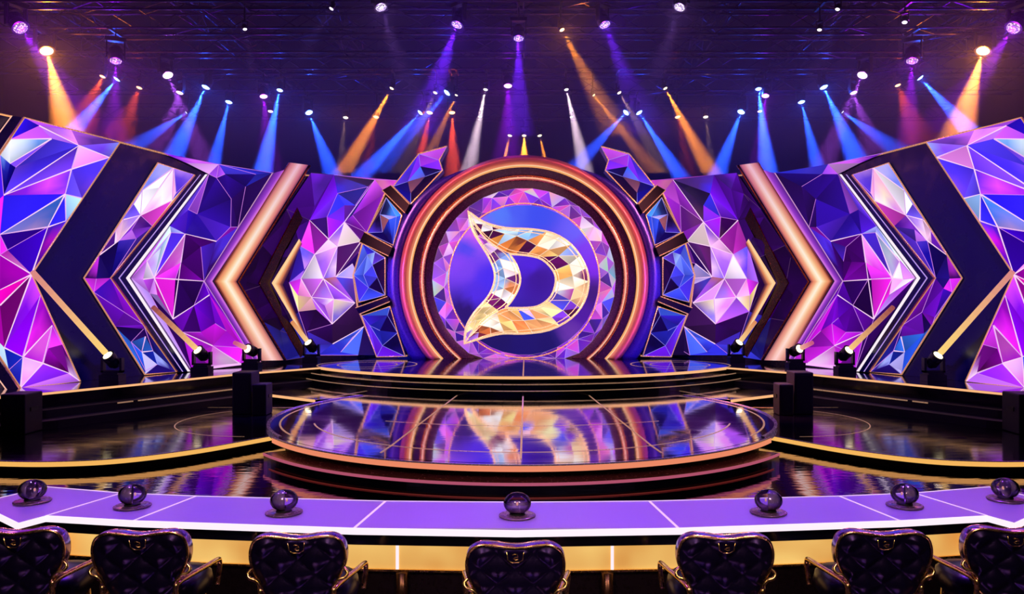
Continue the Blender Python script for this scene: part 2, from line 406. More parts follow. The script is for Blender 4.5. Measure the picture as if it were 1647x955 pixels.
# low side platforms with glowing curved edge
PE = [atz(px, py, ZP).xy for px, py in ((-330, 715), (-150, 735), (0, 741), (100, 741.5), (200, 736), (320, 721), (457, 697))]
def smooth2(P, n=6):
    out = []
    for i in range(len(P) - 1):
        p0, p1, p2, p3 = P[max(i - 1, 0)], P[i], P[i + 1], P[min(i + 2, len(P) - 1)]
        for k in range(n):
            t = k / n
            out.append(0.5 * ((2 * p1) + (p2 - p0) * t + (2 * p0 - 5 * p1 + 4 * p2 - p3) * t * t + (3 * p1 - p0 - 3 * p2 + p3) * t ** 3))
    out.append(P[-1].copy()); return out
PE = smooth2(PE)
for s in (-1, 1):
    sp = thing('side_platform', 'low dark %s side platform with glowing amber front edge' % SIDE[s], 'stage platform', (s * 8, 14, 0))
    P = [Vector((s * abs(p.x) if True else 0, p.y)) for p in PE]
    if s > 0: P = P[::-1]
    bk = [Vector((-3.5, 16.5)), Vector((-5.5, 18.5)), Vector((-13, 12.5))]
    if s > 0: bk = [Vector((-p.x, p.y)) for p in bk[::-1]]
    mb = MB(); prism(P + bk, ZP - 0.07, ZP, mb); mb.build('platform_top', [M_SIDE, M_GLOSSBLACK], sp)
    mb = MB(); ribbon(P, ZP - 0.07, ZP - 0.004, 0.03, mb); mb.build('edge_strip', M_AMBERSTRIP, sp, label='glowing amber edge strip')
    mb = MB(); ribbon(P, ZP - 0.002, ZP + 0.008, 0.035, mb); mb.build('edge_trim', M_SILV, sp)
    inner = [p + Vector((0, 0.35)) for p in P]
    mb = MB(); prism(inner + bk, 0, ZP - 0.07, mb, 1, 1); mb.build('plinth', [M_SIDE, M_BLACK], sp)
    cc = Vector((s * 4.55, 15.0))
    flat_ring(cc, 1.75, 0.02, ZP + 0.004, *((PI / 2, 3 * PI / 2) if s < 0 else (-PI / 2, PI / 2)), 40).build('inlay_ring', M_INLAY, sp)
    flat_line([Vector((s * 6.6, 16.75)), Vector((s * 4.0, 16.75))], 0.02, ZP + 0.004).build('inlay_line', M_INLAY, sp)

# ------------------------------------------------------------------ crystal pictures
def tri_panel(outline, pts, edges, holes=()):
    P = [Vector(p) for p in outline]; nb = len(P)
    allp = list(P); E = [(i, (i + 1) % nb) for i in range(nb)]
    for h in holes:
        b = len(allp); allp += [Vector(p) for p in h]; E += [(b + i, b + (i + 1) % len(h)) for i in range(len(h))]
    idx = {}
    for p in pts: idx[tuple(p)] = len(allp); allp.append(Vector(p))
    for p in outline: idx[tuple(p)] = [tuple(q) for q in outline].index(tuple(p))
    for a, b in edges:
        for q in (a, b):
            if tuple(q) not in idx: idx[tuple(q)] = len(allp); allp.append(Vector(q))
        E.append((idx[tuple(a)], idx[tuple(b)]))
    r = delaunay_2d_cdt(allp, E, [], 1 if not holes else 2, 1e-4)
    V, T = r[0], [f for f in r[2]]
    if holes:  # drop triangles whose centre is inside a hole or outside the outline
        keep = []
        for f in T:
            c = sum((V[i] for i in f), Vector((0, 0))) / len(f)
            if inside(c, outline) and not any(inside(c, h) for h in holes): keep.append(f)
        T = keep
    else:
        T = [f for f in T if inside(sum((V[i] for i in f), Vector((0, 0))) / len(f), outline)]
    return V, T
def inside(p, poly):
    n = len(poly); j = n - 1; r = False
    for i in range(n):
        a, b = poly[i], poly[j]
        if (a[1] > p[1]) != (b[1] > p[1]) and p[0] < (b[0] - a[0]) * (p[1] - a[1]) / (b[1] - a[1]) + a[0]: r = not r
        j = i
    return r
def seedcol(p, seeds, soft=0.0):
    best = sorted(((p[0] - s[0]) ** 2 + (p[1] - s[1]) ** 2, s[2]) for s in seeds)[:3]
    ws = [1 / (d + 6.0) ** 2.6 for d, _ in best]; W = sum(ws)
    return [sum(w_ * c[k] for w_, (d, c) in zip(ws, best)) / W for k in range(3)]
def tri_colours(V, T, seeds, jit=0.16, rr=R):
    out = []
    for f in T:
        c = sum((V[i] for i in f), Vector((0, 0))) / len(f)
        base = seedcol(c, seeds); j = 1 + rr.uniform(-jit, jit); row = []
        for i in f:
            q = c.lerp(V[i], 0.6); cc = seedcol(q, seeds); k = j * (1 + rr.uniform(-jit, jit))
            row.append(tuple(lin(max(0, min(255, (0.5 * base[n] + 0.5 * cc[n]) * k))) for n in range(3)))
        out.append(row)
    return out
def facet_geo(V, T, W, seeds, rr, N=3, jit=0.12):
    VS = []; FS = []; CS = []
    for f in T:
        f = list(f)[:3]
        if (W[f[1]] - W[f[0]]).cross(W[f[2]] - W[f[0]]).y > 0: f = f[::-1]
        P = [V[i] for i in f]; Q = [W[i] for i in f]
        c = (P[0] + P[1] + P[2]) / 3
        tri = [(p[0], p[1]) for p in P]
        ins = [q for q in seeds if inside(q, tri)]
        if not ins: ins = [min(seeds, key=lambda q: (q[0] - c[0]) ** 2 + (q[1] - c[1]) ** 2)]
        k = 1 + rr.uniform(-jit, jit); cor = [1 + rr.uniform(-0.3, 0.28) for _ in range(3)]
        b0 = len(VS); ids = {}; cc = {}
        for i in range(N + 1):
            for j in range(N + 1 - i):
                a, b, g = (N - i - j) / N, i / N, j / N
                p = P[0] * a + P[1] * b + P[2] * g
                ws = [1 / ((p[0] - q[0]) ** 2 + (p[1] - q[1]) ** 2 + 25.0) ** 1.3 for q in ins]; S_ = sum(ws)
                m_ = k * (cor[0] * a + cor[1] * b + cor[2] * g)
                ids[i, j] = len(VS); VS.append(Q[0] * a + Q[1] * b + Q[2] * g)
                cr_ = [sum(w_ * q[2][n] for w_, q in zip(ws, ins)) / S_ for n in range(3)]; lu = sum(cr_) / 3
                cc[i, j] = tuple(lin(max(0, min(255, m_ * (lu + (x_ - lu) * 1.18) * (0.72 + 0.28 * min(1, lu / 170))))) for x_ in cr_)
        for i in range(N):
            for j in range(N - i):
                for t3 in (((i, j), (i + 1, j), (i, j + 1)), ((i + 1, j), (i + 1, j + 1), (i, j + 1))):
                    if t3[1] in ids and t3[0] in ids and t3[2] in ids:
                        FS.append(tuple(ids[q] for q in t3)); CS.append([cc[q] for q in t3])
    return VS, FS, CS
def line_geo(segs):
    # bright joints: (a, b, half width at a, half width at b, colour)
    LV = []; LF = []; LC = []
    for a, b, w0, w1, col in segs:
        c = Vector((CX, 0, CZ)); e = b - a
        if e.length < 0.03: continue
        nn = e.cross(c - a).normalized(); to = (c - a).normalized() * 0.012; b0 = len(LV)
        LV += [a + nn * w0 + to, a - nn * w0 + to, b - nn * w1 + to, b + nn * w1 + to]
        if (LV[b0 + 1] - LV[b0]).cross(LV[b0 + 2] - LV[b0]).y > 0: LF.append((b0 + 3, b0 + 2, b0 + 1, b0))
        else: LF.append((b0, b0 + 1, b0 + 2, b0 + 3))
        LC.append([rgb(col)[:3]] * 4)
    return LV, LF, LC
def join_geo(A_, B_):
    n = len(A_[0]); return A_[0] + B_[0], A_[1] + [tuple(i + n for i in f) for f in B_[1]], A_[2] + B_[2], [0] * len(A_[1]) + [1] * len(B_[1])
def tri_edges(T):
    return sorted({tuple(sorted((f[i], f[(i + 1) % 3]))) for f in T for i in range(3)})
def sub_long(outline, step):
    out = []
    n = len(outline)
    for i in range(n):
        a, b = Vector(outline[i]), Vector(outline[(i + 1) % n]); m = max(1, int((b - a).length / step))
        for k in range(m): out.append(tuple(a.lerp(b, k / m)))
    return out
def scatter(outline, n, rr, keep=()):
    xs = [p[0] for p in outline]; ys = [p[1] for p in outline]; out = []
    tries = 0
    while len(out) < n and tries < 4000:
        tries += 1
        p = (rr.uniform(min(xs), max(xs)), rr.uniform(min(ys), max(ys)))
        if inside(p, outline) and all((p[0] - q[0]) ** 2 + (p[1] - q[1]) ** 2 > 150 for q in list(keep) + out + list(outline)): out.append(p)
    return out
def wall_screen(name, label, s, outline, pts, edges, seeds, d, m, rnd=0, frame=True, step=60, cat='led screen'):
    rr = random.Random(hash(name) % 1 + 11 + (3 if s > 0 else 0) + len(pts))
    o2 = sub_long(outline, step); P = list(pts) + scatter(outline, rnd, rr, pts)
    V, T = tri_panel(o2, P, edges)
    W = [mir(wallpt(v[0], v[1], d), -s) for v in V]        # s=-1: as measured on the left
    FF = [tuple(f) if (W[f[1]] - W[f[0]]).cross(W[f[2]] - W[f[0]]).y < 0 else tuple(f)[::-1] for f in T]
    base = mir(wallpt(sum(p[0] for p in outline) / len(outline), outline[-2][1], d), -s)
    t = thing(name, label, cat, (base.x, base.y, ZS))
    # bright joints drawn in the picture
    dim = (0.4 if m is M_SCREEN_D else 1.0); segs = []
    for pa, pb in edges:
        w0, w1 = (0.013, 0.007) if rr.random() < 0.5 else (0.006, 0.013)
        segs.append((mir(wallpt(pa[0], pa[1], d), -s), mir(wallpt(pb[0], pb[1], d), -s), w0, w1, (255, 210, 250)))
    for i, j in tri_edges(T):
        if rr.random() < 0.22: segs.append((W[i], W[j], 0.005, 0.005, tuple(q * dim for q in (215, 130, 240))))
    VS, FS, CS, MI = join_geo(facet_geo(V, T, W, seeds, rr), line_geo(segs))
    mesh('screen', VS, FS, [m, M_GLOW], t, CS, MI)
    # cabinet behind the picture
    n = len(V); W2 = [mir(wallpt(v[0], v[1], 0.012), -s) for v in V]
    edge = {}
    for f in T:
        for i in range(3): edge[(f[i], f[(i + 1) % 3])] = 1
    rim = [e for e in edge if (e[1], e[0]) not in edge]
    W1 = [v + Vector((0, 0.004, 0)) for v in W]
    mesh('cabinet', W1 + W2, [(a_, b_, n + b_, n + a_) for a_, b_ in rim] + [tuple(n + i for i in f) for f in FF], M_BLACK, t)
    if frame:
        mbf = MB(); mbf.tube([mir(wallpt(p[0], p[1], d + 0.004), -s) for p in o2], 0.017, 6, True)
        mbf.build('frame', M_EDGE, t, smooth=True)
    return t
def px3(l): return list(l)
# --- outer screen
A_OUT = [(39, 189), (193, 229), (51, 441), (129, 613), (33, 624), (-108, 411)]
A_PTS = [(83, 223), (127, 234), (176, 253), (16, 224), (16, 263), (0, 249), (25, 269), (6, 314), (63, 202), (115, 209), (149, 216), (115, 272), (105, 312), (132, 319), (106, 355), (77, 365), (99, 370), (0, 377), (79, 400), (12, 402), (0, 410), (0, 466), (0, 491), (65, 475), (37, 574), (84, 523), (78, 560), (69, 584), (111, 600), (7, 559), (0, 577), (14, 595), (100, 554), (-40, 300), (-60, 420), (-30, 520)]
A_E = [((83, 223), (16, 263)), ((63, 202), (127, 234)), ((127, 234), (176, 253)), ((6, 314), (127, 234)), ((6, 314), (115, 272)), ((115, 272), (176, 253)), ((127, 234), (115, 272)), ((115, 272), (105, 312)), ((105, 312), (77, 365)), ((77, 365), (0, 377)), ((105, 312), (0, 377)), ((105, 312), (132, 319)), ((105, 312), (106, 355)), ((106, 355), (77, 365)), ((16, 224), (83, 223)), ((0, 410), (51, 441)), ((0, 466), (51, 441)), ((0, 491), (51, 441)), ((65, 475), (37, 574)), ((37, 574), (84, 523)), ((37, 574), (69, 584)), ((69, 584), (111, 600)), ((111, 600), (129, 613)), ((37, 574), (33, 624)), ((37, 574), (7, 559)), ((33, 624), (69, 584)), ((84, 523), (69, 584)), ((51, 441), (7, 559)), ((77, 365), (51, 441))]
A_S = [(30,205,(60,30,240)),(70,210,(180,90,240)),(100,208,(190,120,250)),(110,222,(245,150,240)),(135,220,(200,110,240)),(150,225,(100,60,170)),(185,232,(140,150,250)),(165,238,(130,80,250)),(30,235,(215,225,255)),(20,245,(235,238,255)),(60,235,(120,165,255)),(5,255,(130,170,255)),(8,262,(30,20,200)),(6,290,(15,10,140)),(40,265,(130,85,235)),(70,255,(75,55,245)),(95,240,(90,70,245)),(60,275,(70,50,245)),(90,270,(130,80,250)),(125,258,(240,150,245)),(115,260,(120,70,245)),(150,275,(75,60,250)),(150,290,(130,80,250)),(125,300,(110,85,250)),(85,295,(235,95,240)),(55,303,(150,50,245)),(100,285,(80,50,240)),(40,330,(60,45,245)),(70,325,(55,40,240)),(85,335,(70,130,255)),(50,355,(110,130,250)),(55,365,(225,180,245)),(92,345,(60,50,240)),(112,335,(160,195,255)),(112,350,(215,230,255)),(95,365,(60,50,235)),(40,390,(65,5,190)),(70,420,(60,5,190)),(80,385,(220,40,230)),(72,400,(110,20,220)),(8,408,(245,60,240)),(30,425,(245,150,240)),(20,440,(150,15,160)),(10,460,(130,10,150)),(30,460,(235,25,190)),(10,480,(230,25,190)),(8,510,(160,20,160)),(45,465,(200,80,245)),(35,500,(130,25,225)),(20,550,(140,20,235)),(60,500,(150,20,190)),(75,510,(140,20,180)),(65,535,(240,60,240)),(60,555,(240,120,240)),(55,560,(235,100,240)),(50,575,(200,40,240)),(85,545,(220,70,240)),(85,575,(150,20,180)),(95,585,(90,15,90)),(105,570,(110,20,130)),(10,570,(40,60,240)),(10,585,(190,215,255)),(25,590,(70,80,250)),(28,605,(50,50,245)),(45,590,(225,180,245)),(40,605,(240,140,245)),(60,600,(150,60,250)),(80,605,(140,50,245)),(95,600,(150,50,240)),(115,606,(200,120,250)),(122,606,(240,200,255)),(-50,300,(80,40,230)),(-50,500,(200,30,190))]
# --- slim screen between the dark chevron and the navy beam
C_OUT = [(254, 262), (313, 281), (178, 447), (284, 598), (233, 602), (135, 447)]
C_PTS = [(279, 270), (229, 306), (215, 328), (226, 346), (283, 311), (277, 322), (199, 353), (186, 371), (184, 392), (191, 387), (212, 369), (160, 410), (151, 422), (155, 448), (228, 566), (234, 541), (246, 564), (268, 573), (234, 596), (253, 586), (151, 470), (200, 502)]
C_E = [((279, 270), (229, 306)), ((279, 270), (283, 311)), ((279, 270), (226, 346)), ((226, 346), (277, 322)), ((226, 346), (199, 353)), ((160, 410), (191, 387)), ((191, 387), (226, 346)), ((228, 566), (246, 564)), ((228, 566), (234, 541))]
C_S = [(265,275,(190,180,250)),(290,275,(200,150,250)),(240,290,(120,130,250)),(285,290,(90,60,230)),(265,290,(255,245,255)),(273,300,(245,170,220)),(255,310,(250,215,190)),(235,320,(245,235,255)),(225,310,(180,170,250)),(262,325,(255,240,220)),(245,335,(200,130,220)),(265,335,(190,70,180)),(218,340,(120,90,240)),(205,350,(130,110,240)),(230,350,(110,50,150)),(212,358,(170,130,240)),(198,370,(250,205,225)),(190,378,(240,190,230)),(215,365,(130,60,200)),(200,380,(180,110,220)),(175,395,(110,40,180)),(240,360,(70,20,140)),(220,385,(75,45,160)),(205,395,(70,50,170)),(190,410,(25,15,140)),(170,420,(25,10,110)),(152,430,(200,60,220)),(145,445,(25,8,80)),(165,440,(40,20,130)),(150,455,(200,60,220)),(165,470,(60,20,160)),(185,480,(110,25,190)),(200,500,(130,30,190)),(190,530,(30,10,90)),(215,520,(110,30,180)),(235,530,(50,15,110)),(225,555,(60,110,220)),(225,575,(50,90,220)),(240,575,(25,40,150)),(235,588,(190,180,250)),(250,550,(25,10,90)),(262,580,(150,160,240)),(270,590,(40,20,120)),(255,565,(40,40,140))]
# --- middle screen
E_OUT = [(336, 280), (300, 262), (262, 246), (352, 264), (438, 278), (328, 452), (418, 583), (309, 597), (211, 447)]
E_PTS = [(303, 337), (317, 344), (298, 376), (275, 374), (323, 397), (348, 388), (360, 402), (371, 365), (291, 422), (248, 447), (282, 449), (236, 420), (230, 449), (278, 513), (312, 491), (323, 534), (342, 556), (346, 520), (364, 532), (385, 584), (335, 588), (392, 559), (337, 474), (362, 280), (253, 474), (293, 534), (317, 566), (395, 300), (372, 320)]
E_E = [((298, 376), (248, 447)), ((298, 376), (291, 422)), ((291, 422), (278, 513)), ((275, 374), (248, 447)), ((230, 449), (248, 447)), ((248, 447), (282, 449)), ((282, 449), (328, 452)), ((298, 376), (348, 388)), ((248, 447), (278, 513)), ((278, 513), (312, 491)), ((312, 491), (337, 474)), ((342, 556), (385, 584)), ((342, 556), (293, 534)), ((275, 374), (236, 420)), ((236, 420), (248, 447))]
E_S = [(285,253,(120,40,200)),(310,258,(210,110,240)),(325,266,(230,170,250)),(270,250,(60,40,190)),(345,275,(170,90,240)),(380,272,(70,60,200)),(420,278,(50,50,190)),(400,290,(35,15,120)),(360,310,(45,15,130)),(340,330,(50,20,150)),(310,325,(170,90,230)),(300,335,(120,80,240)),(315,360,(50,20,170)),(305,370,(70,40,200)),(285,350,(90,40,220)),(270,380,(160,160,250)),(255,410,(225,235,255)),(262,395,(200,220,255)),(245,430,(200,210,255)),(280,395,(90,60,240)),(272,410,(110,60,240)),(287,400,(240,140,240)),(280,425,(235,70,240)),(268,435,(225,70,240)),(290,420,(250,190,250)),(240,425,(210,110,240)),(225,440,(210,140,245)),(240,446,(240,220,255)),(305,390,(70,10,110)),(320,420,(70,8,110)),(300,440,(110,15,150)),(340,395,(80,40,190)),(355,400,(90,60,230)),(345,420,(60,10,110)),(375,385,(140,30,180)),(390,340,(50,15,110)),(300,465,(45,5,90)),(285,480,(40,5,80)),(265,470,(230,50,220)),(275,490,(235,60,230)),(245,460,(220,150,250)),(240,470,(200,90,240)),(260,490,(200,160,255)),(325,480,(100,15,190)),(350,490,(120,20,200)),(310,515,(80,10,140)),(330,520,(110,15,190)),(295,525,(110,20,180)),(290,550,(60,10,110)),(315,550,(170,40,200)),(350,540,(200,40,220)),(365,550,(150,30,180)),(375,565,(200,50,220)),(340,570,(235,90,240)),(360,575,(250,225,255)),(345,565,(240,130,245)),(375,585,(250,190,255)),(330,580,(200,50,220)),(315,585,(110,20,140)),(400,575,(190,50,210)),(390,550,(170,40,200))]
# --- inner screen with the bright diamonds
I_OUT = [(537, 281), (640, 290), (640, 571), (512, 571), (499, 556), (480, 501), (465, 454), (482, 395), (498, 354)]
I_PTS = [(554, 357), (581, 388), (543, 396), (506, 409), (520, 448), (484, 448), (501, 478), (571, 487), (534, 521), (537, 481), (540, 445), (578, 448), (567, 424), (529, 385), (518, 314), (543, 311), (554, 330), (526, 349), (603, 289), (620, 311), (590, 374), (535, 553), (548, 566), (568, 541), (585, 525), (494, 533), (479, 475)]
I_E = [((554, 357), (581, 388)), ((581, 388), (540, 445)), ((554, 357), (506, 409)), ((506, 409), (543, 396)), ((543, 396), (581, 388)), ((543, 396), (554, 357)), ((506, 409), (520, 448)), ((543, 396), (520, 448)), ((506, 409), (484, 448)), ((484, 448), (501, 478)), ((501, 478), (520, 448)), ((520, 448), (571, 487)), ((571, 487), (534, 521)), ((534, 521), (501, 478)), ((537, 481), (571, 487)), ((537, 481), (501, 478)), ((537, 481), (534, 521)), ((537, 481), (520, 448)), ((540, 445), (578, 448)), ((540, 445), (567, 424)), ((603, 289), (554, 357)), ((620, 311), (590, 374)), ((498, 354), (529, 385)), ((548, 566), (585, 525)), ((535, 553), (585, 525))]
I_S = [(550,290,(90,50,140)),(520,300,(60,15,120)),(500,340,(60,10,110)),(545,300,(70,50,230)),(545,325,(70,60,240)),(515,320,(110,30,210)),(530,340,(130,50,240)),(535,360,(150,40,230)),(515,370,(60,10,90)),(495,375,(220,80,220)),(500,390,(210,60,210)),(510,385,(150,40,160)),(555,310,(50,30,90)),(570,300,(80,50,110)),(575,320,(60,30,100)),(600,300,(180,80,200)),(590,330,(150,50,190)),(585,360,(120,40,160)),(570,345,(130,40,170)),(615,295,(220,130,180)),(630,290,(190,70,190)),(548,375,(140,90,240)),(555,375,(255,225,240)),(565,388,(255,235,235)),(545,388,(250,190,240)),(530,400,(250,190,250)),(520,405,(230,170,250)),(540,410,(190,140,250)),(535,425,(240,200,250)),(520,425,(160,100,245)),(525,440,(150,110,250)),(505,430,(255,235,255)),(500,445,(235,215,255)),(495,420,(200,140,250)),(488,410,(90,80,230)),(485,425,(70,40,190)),(480,445,(170,110,245)),(475,460,(200,60,220)),(500,460,(215,120,245)),(485,470,(240,150,220)),(482,485,(255,225,160)),(490,480,(255,190,210)),(510,465,(220,100,230)),(520,470,(170,130,250)),(530,455,(120,50,130)),(530,450,(215,140,130)),(545,465,(160,90,240)),(555,475,(200,140,250)),(530,485,(240,220,250)),(540,490,(255,240,200)),(550,490,(255,225,190)),(520,490,(180,100,245)),(530,508,(230,160,240)),(542,505,(130,110,240)),(555,500,(110,70,220)),(560,445,(210,180,250)),(550,438,(170,160,250)),(550,455,(90,80,220)),(555,430,(50,15,110)),(560,410,(90,40,120)),(565,460,(100,60,170)),(550,420,(100,30,120)),(575,470,(40,10,80)),(590,450,(40,10,90)),(500,520,(40,8,70)),(490,510,(45,10,80)),(515,540,(45,12,80)),(560,520,(60,25,80)),(580,510,(55,20,80)),(560,550,(80,100,240)),(550,560,(60,60,220)),(575,535,(150,130,250)),(530,560,(60,60,220)),(515,565,(80,70,230)),(500,550,(70,50,180)),(580,560,(40,20,80)),(600,550,(35,15,70)),(590,500,(40,15,80)),(620,330,(120,40,140))]
G_OUT = [(500, 278), (537, 281), (498, 354), (482, 395), (465, 454), (480, 501), (499, 556), (512, 571), (460, 579), (383, 453)]
G_S = [(480,290,(70,20,130)),(510,280,(110,40,200)),(500,300,(80,20,150)),(470,320,(50,10,90)),(450,370,(45,10,80)),(410,440,(35,5,65)),(430,480,(40,6,75)),(430,520,(30,5,60)),(460,560,(40,35,140)),(470,540,(50,40,150)),(490,560,(60,60,190)),(520,290,(60,30,120)),(490,350,(60,15,110))]

# chevron beams standing proud of the wall
def chevron(name, label, s, L, Rr, prof, mats, cat='chevron beam', ends=None):
    # prof: [(t, offset, colour-or-None, material index)] from the outer to the inner edge
    def path(t): return [Vector(a).lerp(Vector(b), t) for a, b in zip(L, Rr)]
    base = mir(wallpt(L[-1][0], L[-1][1], 0.05), -s)
    t = thing(name, label, cat, (base.x, base.y, ZS))
    groups = {}
    for a, b in zip(prof, prof[1:]): groups.setdefault(a[3], []).append((a, b))
    for mi, prs in groups.items():
        pname, m = mats[mi]; VS = []; FS = []; CS = []
        for a, b in prs:
            pa, pb = path(a[0]), path(b[0]); NS = 6
            rows = []
            for P, o in ((pa, a[1]), (pb, b[1])):
                row = []
                for i in range(len(P) - 1):
                    for k in range(NS):
                        q = P[i].lerp(P[i + 1], k / NS); row.append(mir(wallpt(q.x, q.y, o), -s))
                row.append(mir(wallpt(P[-1].x, P[-1].y, o), -s)); rows.append(row)
            k0 = len(VS); n = len(rows[0]); VS += rows[0] + rows[1]
            for i in range(n - 1):
                f = (k0 + i, k0 + n + i, k0 + n + i + 1, k0 + i + 1)
                ca = rgb(a[2])[:3] if a[2] else (0, 0, 0); cb = rgb(b[2])[:3] if b[2] else (0, 0, 0)
                vv = 1.0
                cl = [ca, cb, cb, ca]
                if s < 0: f = f[::-1]; cl = cl[::-1]
                nrm = (VS[f[1]] - VS[f[0]]).cross(VS[f[2]] - VS[f[0]])
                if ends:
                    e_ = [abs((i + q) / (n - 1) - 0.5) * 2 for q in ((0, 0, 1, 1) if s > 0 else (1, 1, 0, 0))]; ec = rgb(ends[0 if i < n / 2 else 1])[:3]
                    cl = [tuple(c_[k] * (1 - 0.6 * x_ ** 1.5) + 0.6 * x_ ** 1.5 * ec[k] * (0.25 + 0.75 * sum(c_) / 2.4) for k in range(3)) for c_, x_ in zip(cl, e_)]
                FS.append(f); CS.append(cl)
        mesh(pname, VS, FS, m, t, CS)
    # back of the beam and its two end caps, so that it is a closed body
    ring = [(p[0], p[1]) for p in prof] + [(1.0, 0.01), (0.0, 0.01)]
    VS = []; FS = []
    for e in (0, -1):
        b0 = len(VS)
        for tt, oo in ring:
            q = Vector(L[e]).lerp(Vector(Rr[e]), tt); VS.append(mir(wallpt(q.x, q.y, oo), -s))
        FS.append(tuple(range(b0, b0 + len(ring))))
    for tt in (0.0, 1.0):
        P = path(tt); oo = prof[0][1] if tt == 0 else prof[-1][1]; b0 = len(VS)
        for q in P: VS += [mir(wallpt(q.x, q.y, oo), -s), mir(wallpt(q.x, q.y, 0.01), -s)]
        for i in range(len(P) - 1): FS.append((b0 + 2 * i, b0 + 2 * i + 2, b0 + 2 * i + 3, b0 + 2 * i + 1))
    mesh('beam_body', VS, FS, M_COPPER, t)
    return t

for s in (-1, 1):
    sd = SIDE[s]
    # scenic wall carrying it all
    P0 = plan_off(0.0); P1 = plan_off(-0.3); zt = 5.86
    tops = [5.9, 5.88, 5.84, 5.66, 5.55, 5.68, 5.86, 5.9]
    n = len(P0); vs = []
    for P in (P0, P1):
        for i, p in enumerate(P): vs.append((p.x * -s, p.y, ZS + 0.002))
        for i, p in enumerate(P): vs.append((p.x * -s, p.y, aty(0, 0, 1).z * 0 + TOPZ(p) if False else tops[i]))
    fs = []
    for i in range(n - 1):
        fs += [(i, i + 1, n + i + 1, n + i), (2 * n + i, 3 * n + i, 3 * n + i + 1, 2 * n + i + 1), (n + i, n + i + 1, 3 * n + i + 1, 3 * n + i), (i, 2 * n + i, 2 * n + i + 1, i + 1)]
    fs += [(0, n, 3 * n, 2 * n), (n - 1, 3 * n - 1, 4 * n - 1, 2 * n - 1)]
    wl_ = thing('scenic_wall', 'curved navy scenic wall carrying the %s crystal screens' % sd, 'stage wall', (-s * PLAN[3].x, PLAN[3].y, ZS))
    mesh('wall_panel', vs, fs, M_NAVY, wl_)
    mb = MB(); mb.tube([Vector((p.x * -s, p.y - 0.02, tops[i] + 0.01)) for i, p in enumerate(P0)], 0.02, 6); mb.build('top_rail', M_EDGE, wl_)
    wall_screen('led_screen', 'outermost %s crystal screen, blue above and magenta below' % sd, s, A_OUT, A_PTS, A_E, A_S, 0.10, M_SCREEN, 0, step=300)
    wall_screen('led_screen', 'slim %s crystal screen between dark chevron and navy beam' % sd, s, C_OUT, C_PTS, C_E, C_S, 0.06, M_SCREEN, 4, step=90)
    wall_screen('led_screen', '%s crystal screen with white shard between navy beam and glowing peach chevron' % sd, s, E_OUT, E_PTS, E_E, E_S, 0.05, M_SCREEN, 4, step=90, frame=False)
    wall_screen('led_screen', 'dark purple %s screen between peach chevron and thin copper chevron' % sd, s, G_OUT, [], [], G_S, 0.04, M_SCREEN_D, 16, step=60, frame=False)
    wall_screen('led_screen', '%s crystal screen with bright white diamonds beside the arch' % sd, s, I_OUT, I_PTS, I_E, I_S, 0.05, M_SCREEN, 10, step=60, frame=False)
    # outer copper edge beam
    chevron('chevron_beam', 'outermost dark %s beam with copper edges at the frame side' % sd, s, [(18, 186), (-150, 411), (10, 628)], [(39, 189), (-108, 411), (33, 624)],
        [(0, 0.02, (255, 190, 170), 0), (0.10, 0.22, (255, 190, 170), 1), (0.85, 0.22, None, 2), (1.0, 0.1, None, 2)], {0: ('edge_light', M_GLOW), 1: ('face', M_NAVY), 2: ('edge_trim', M_COPPER)})
    # navy double beam with white light lines
    W_ = (255, 240, 250)
    chevron('chevron_beam', '%s navy chevron beam with twin white light lines' % sd, s, [(313, 281), (178, 447), (284, 598)], [(336, 280), (211, 447), (308, 597)],
        [(0, 0.06, None, 0), (0.12, 0.2, None, 1), (0.38, 0.2, (230, 190, 255), 2), (0.46, 0.2, (90, 60, 200), 1), (0.74, 0.2, W_, 2), (0.92, 0.2, W_, 1), (1.0, 0.06, None, 1)],
        {0: ('edge_trim', M_COPPER), 1: ('face', M_NAVY), 2: ('light_line', M_GLOW)})
    # violet glass fin outside the big chevron
    V1, V2 = (150, 60, 200), (220, 120, 230)
    chevron('chevron_beam', 'thin violet %s fin along the outside of the peach chevron' % sd, s, [(437, 279), (328, 452), (410, 582)], [(462, 272), (342, 452), (420, 582)],
        [(0, 0.06, (240, 180, 220), 0), (0.12, 0.12, (90, 30, 140), 0), (0.6, 0.14, V1, 0), (0.9, 0.12, V2, 0), (1.0, 0.05, (60, 20, 90), 0)], {0: ('light_face', M_GLOW)})
    # big glowing peach chevron
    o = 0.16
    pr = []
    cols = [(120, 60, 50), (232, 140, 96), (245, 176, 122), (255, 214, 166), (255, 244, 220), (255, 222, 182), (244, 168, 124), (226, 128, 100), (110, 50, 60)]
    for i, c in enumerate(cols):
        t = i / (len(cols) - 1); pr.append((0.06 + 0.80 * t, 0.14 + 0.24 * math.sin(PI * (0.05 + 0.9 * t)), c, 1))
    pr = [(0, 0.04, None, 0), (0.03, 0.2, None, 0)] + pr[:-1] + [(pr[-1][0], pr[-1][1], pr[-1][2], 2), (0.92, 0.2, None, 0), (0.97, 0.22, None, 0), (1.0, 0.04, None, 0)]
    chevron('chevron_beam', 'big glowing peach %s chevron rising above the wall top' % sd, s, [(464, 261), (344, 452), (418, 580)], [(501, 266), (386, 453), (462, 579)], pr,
        {0: ('edge_trim', M_COPPER), 1: ('light_face', M_GLOW), 2: ('inner_flange', M_NAVY)}, ends=((214, 104, 190), (250, 170, 190)))
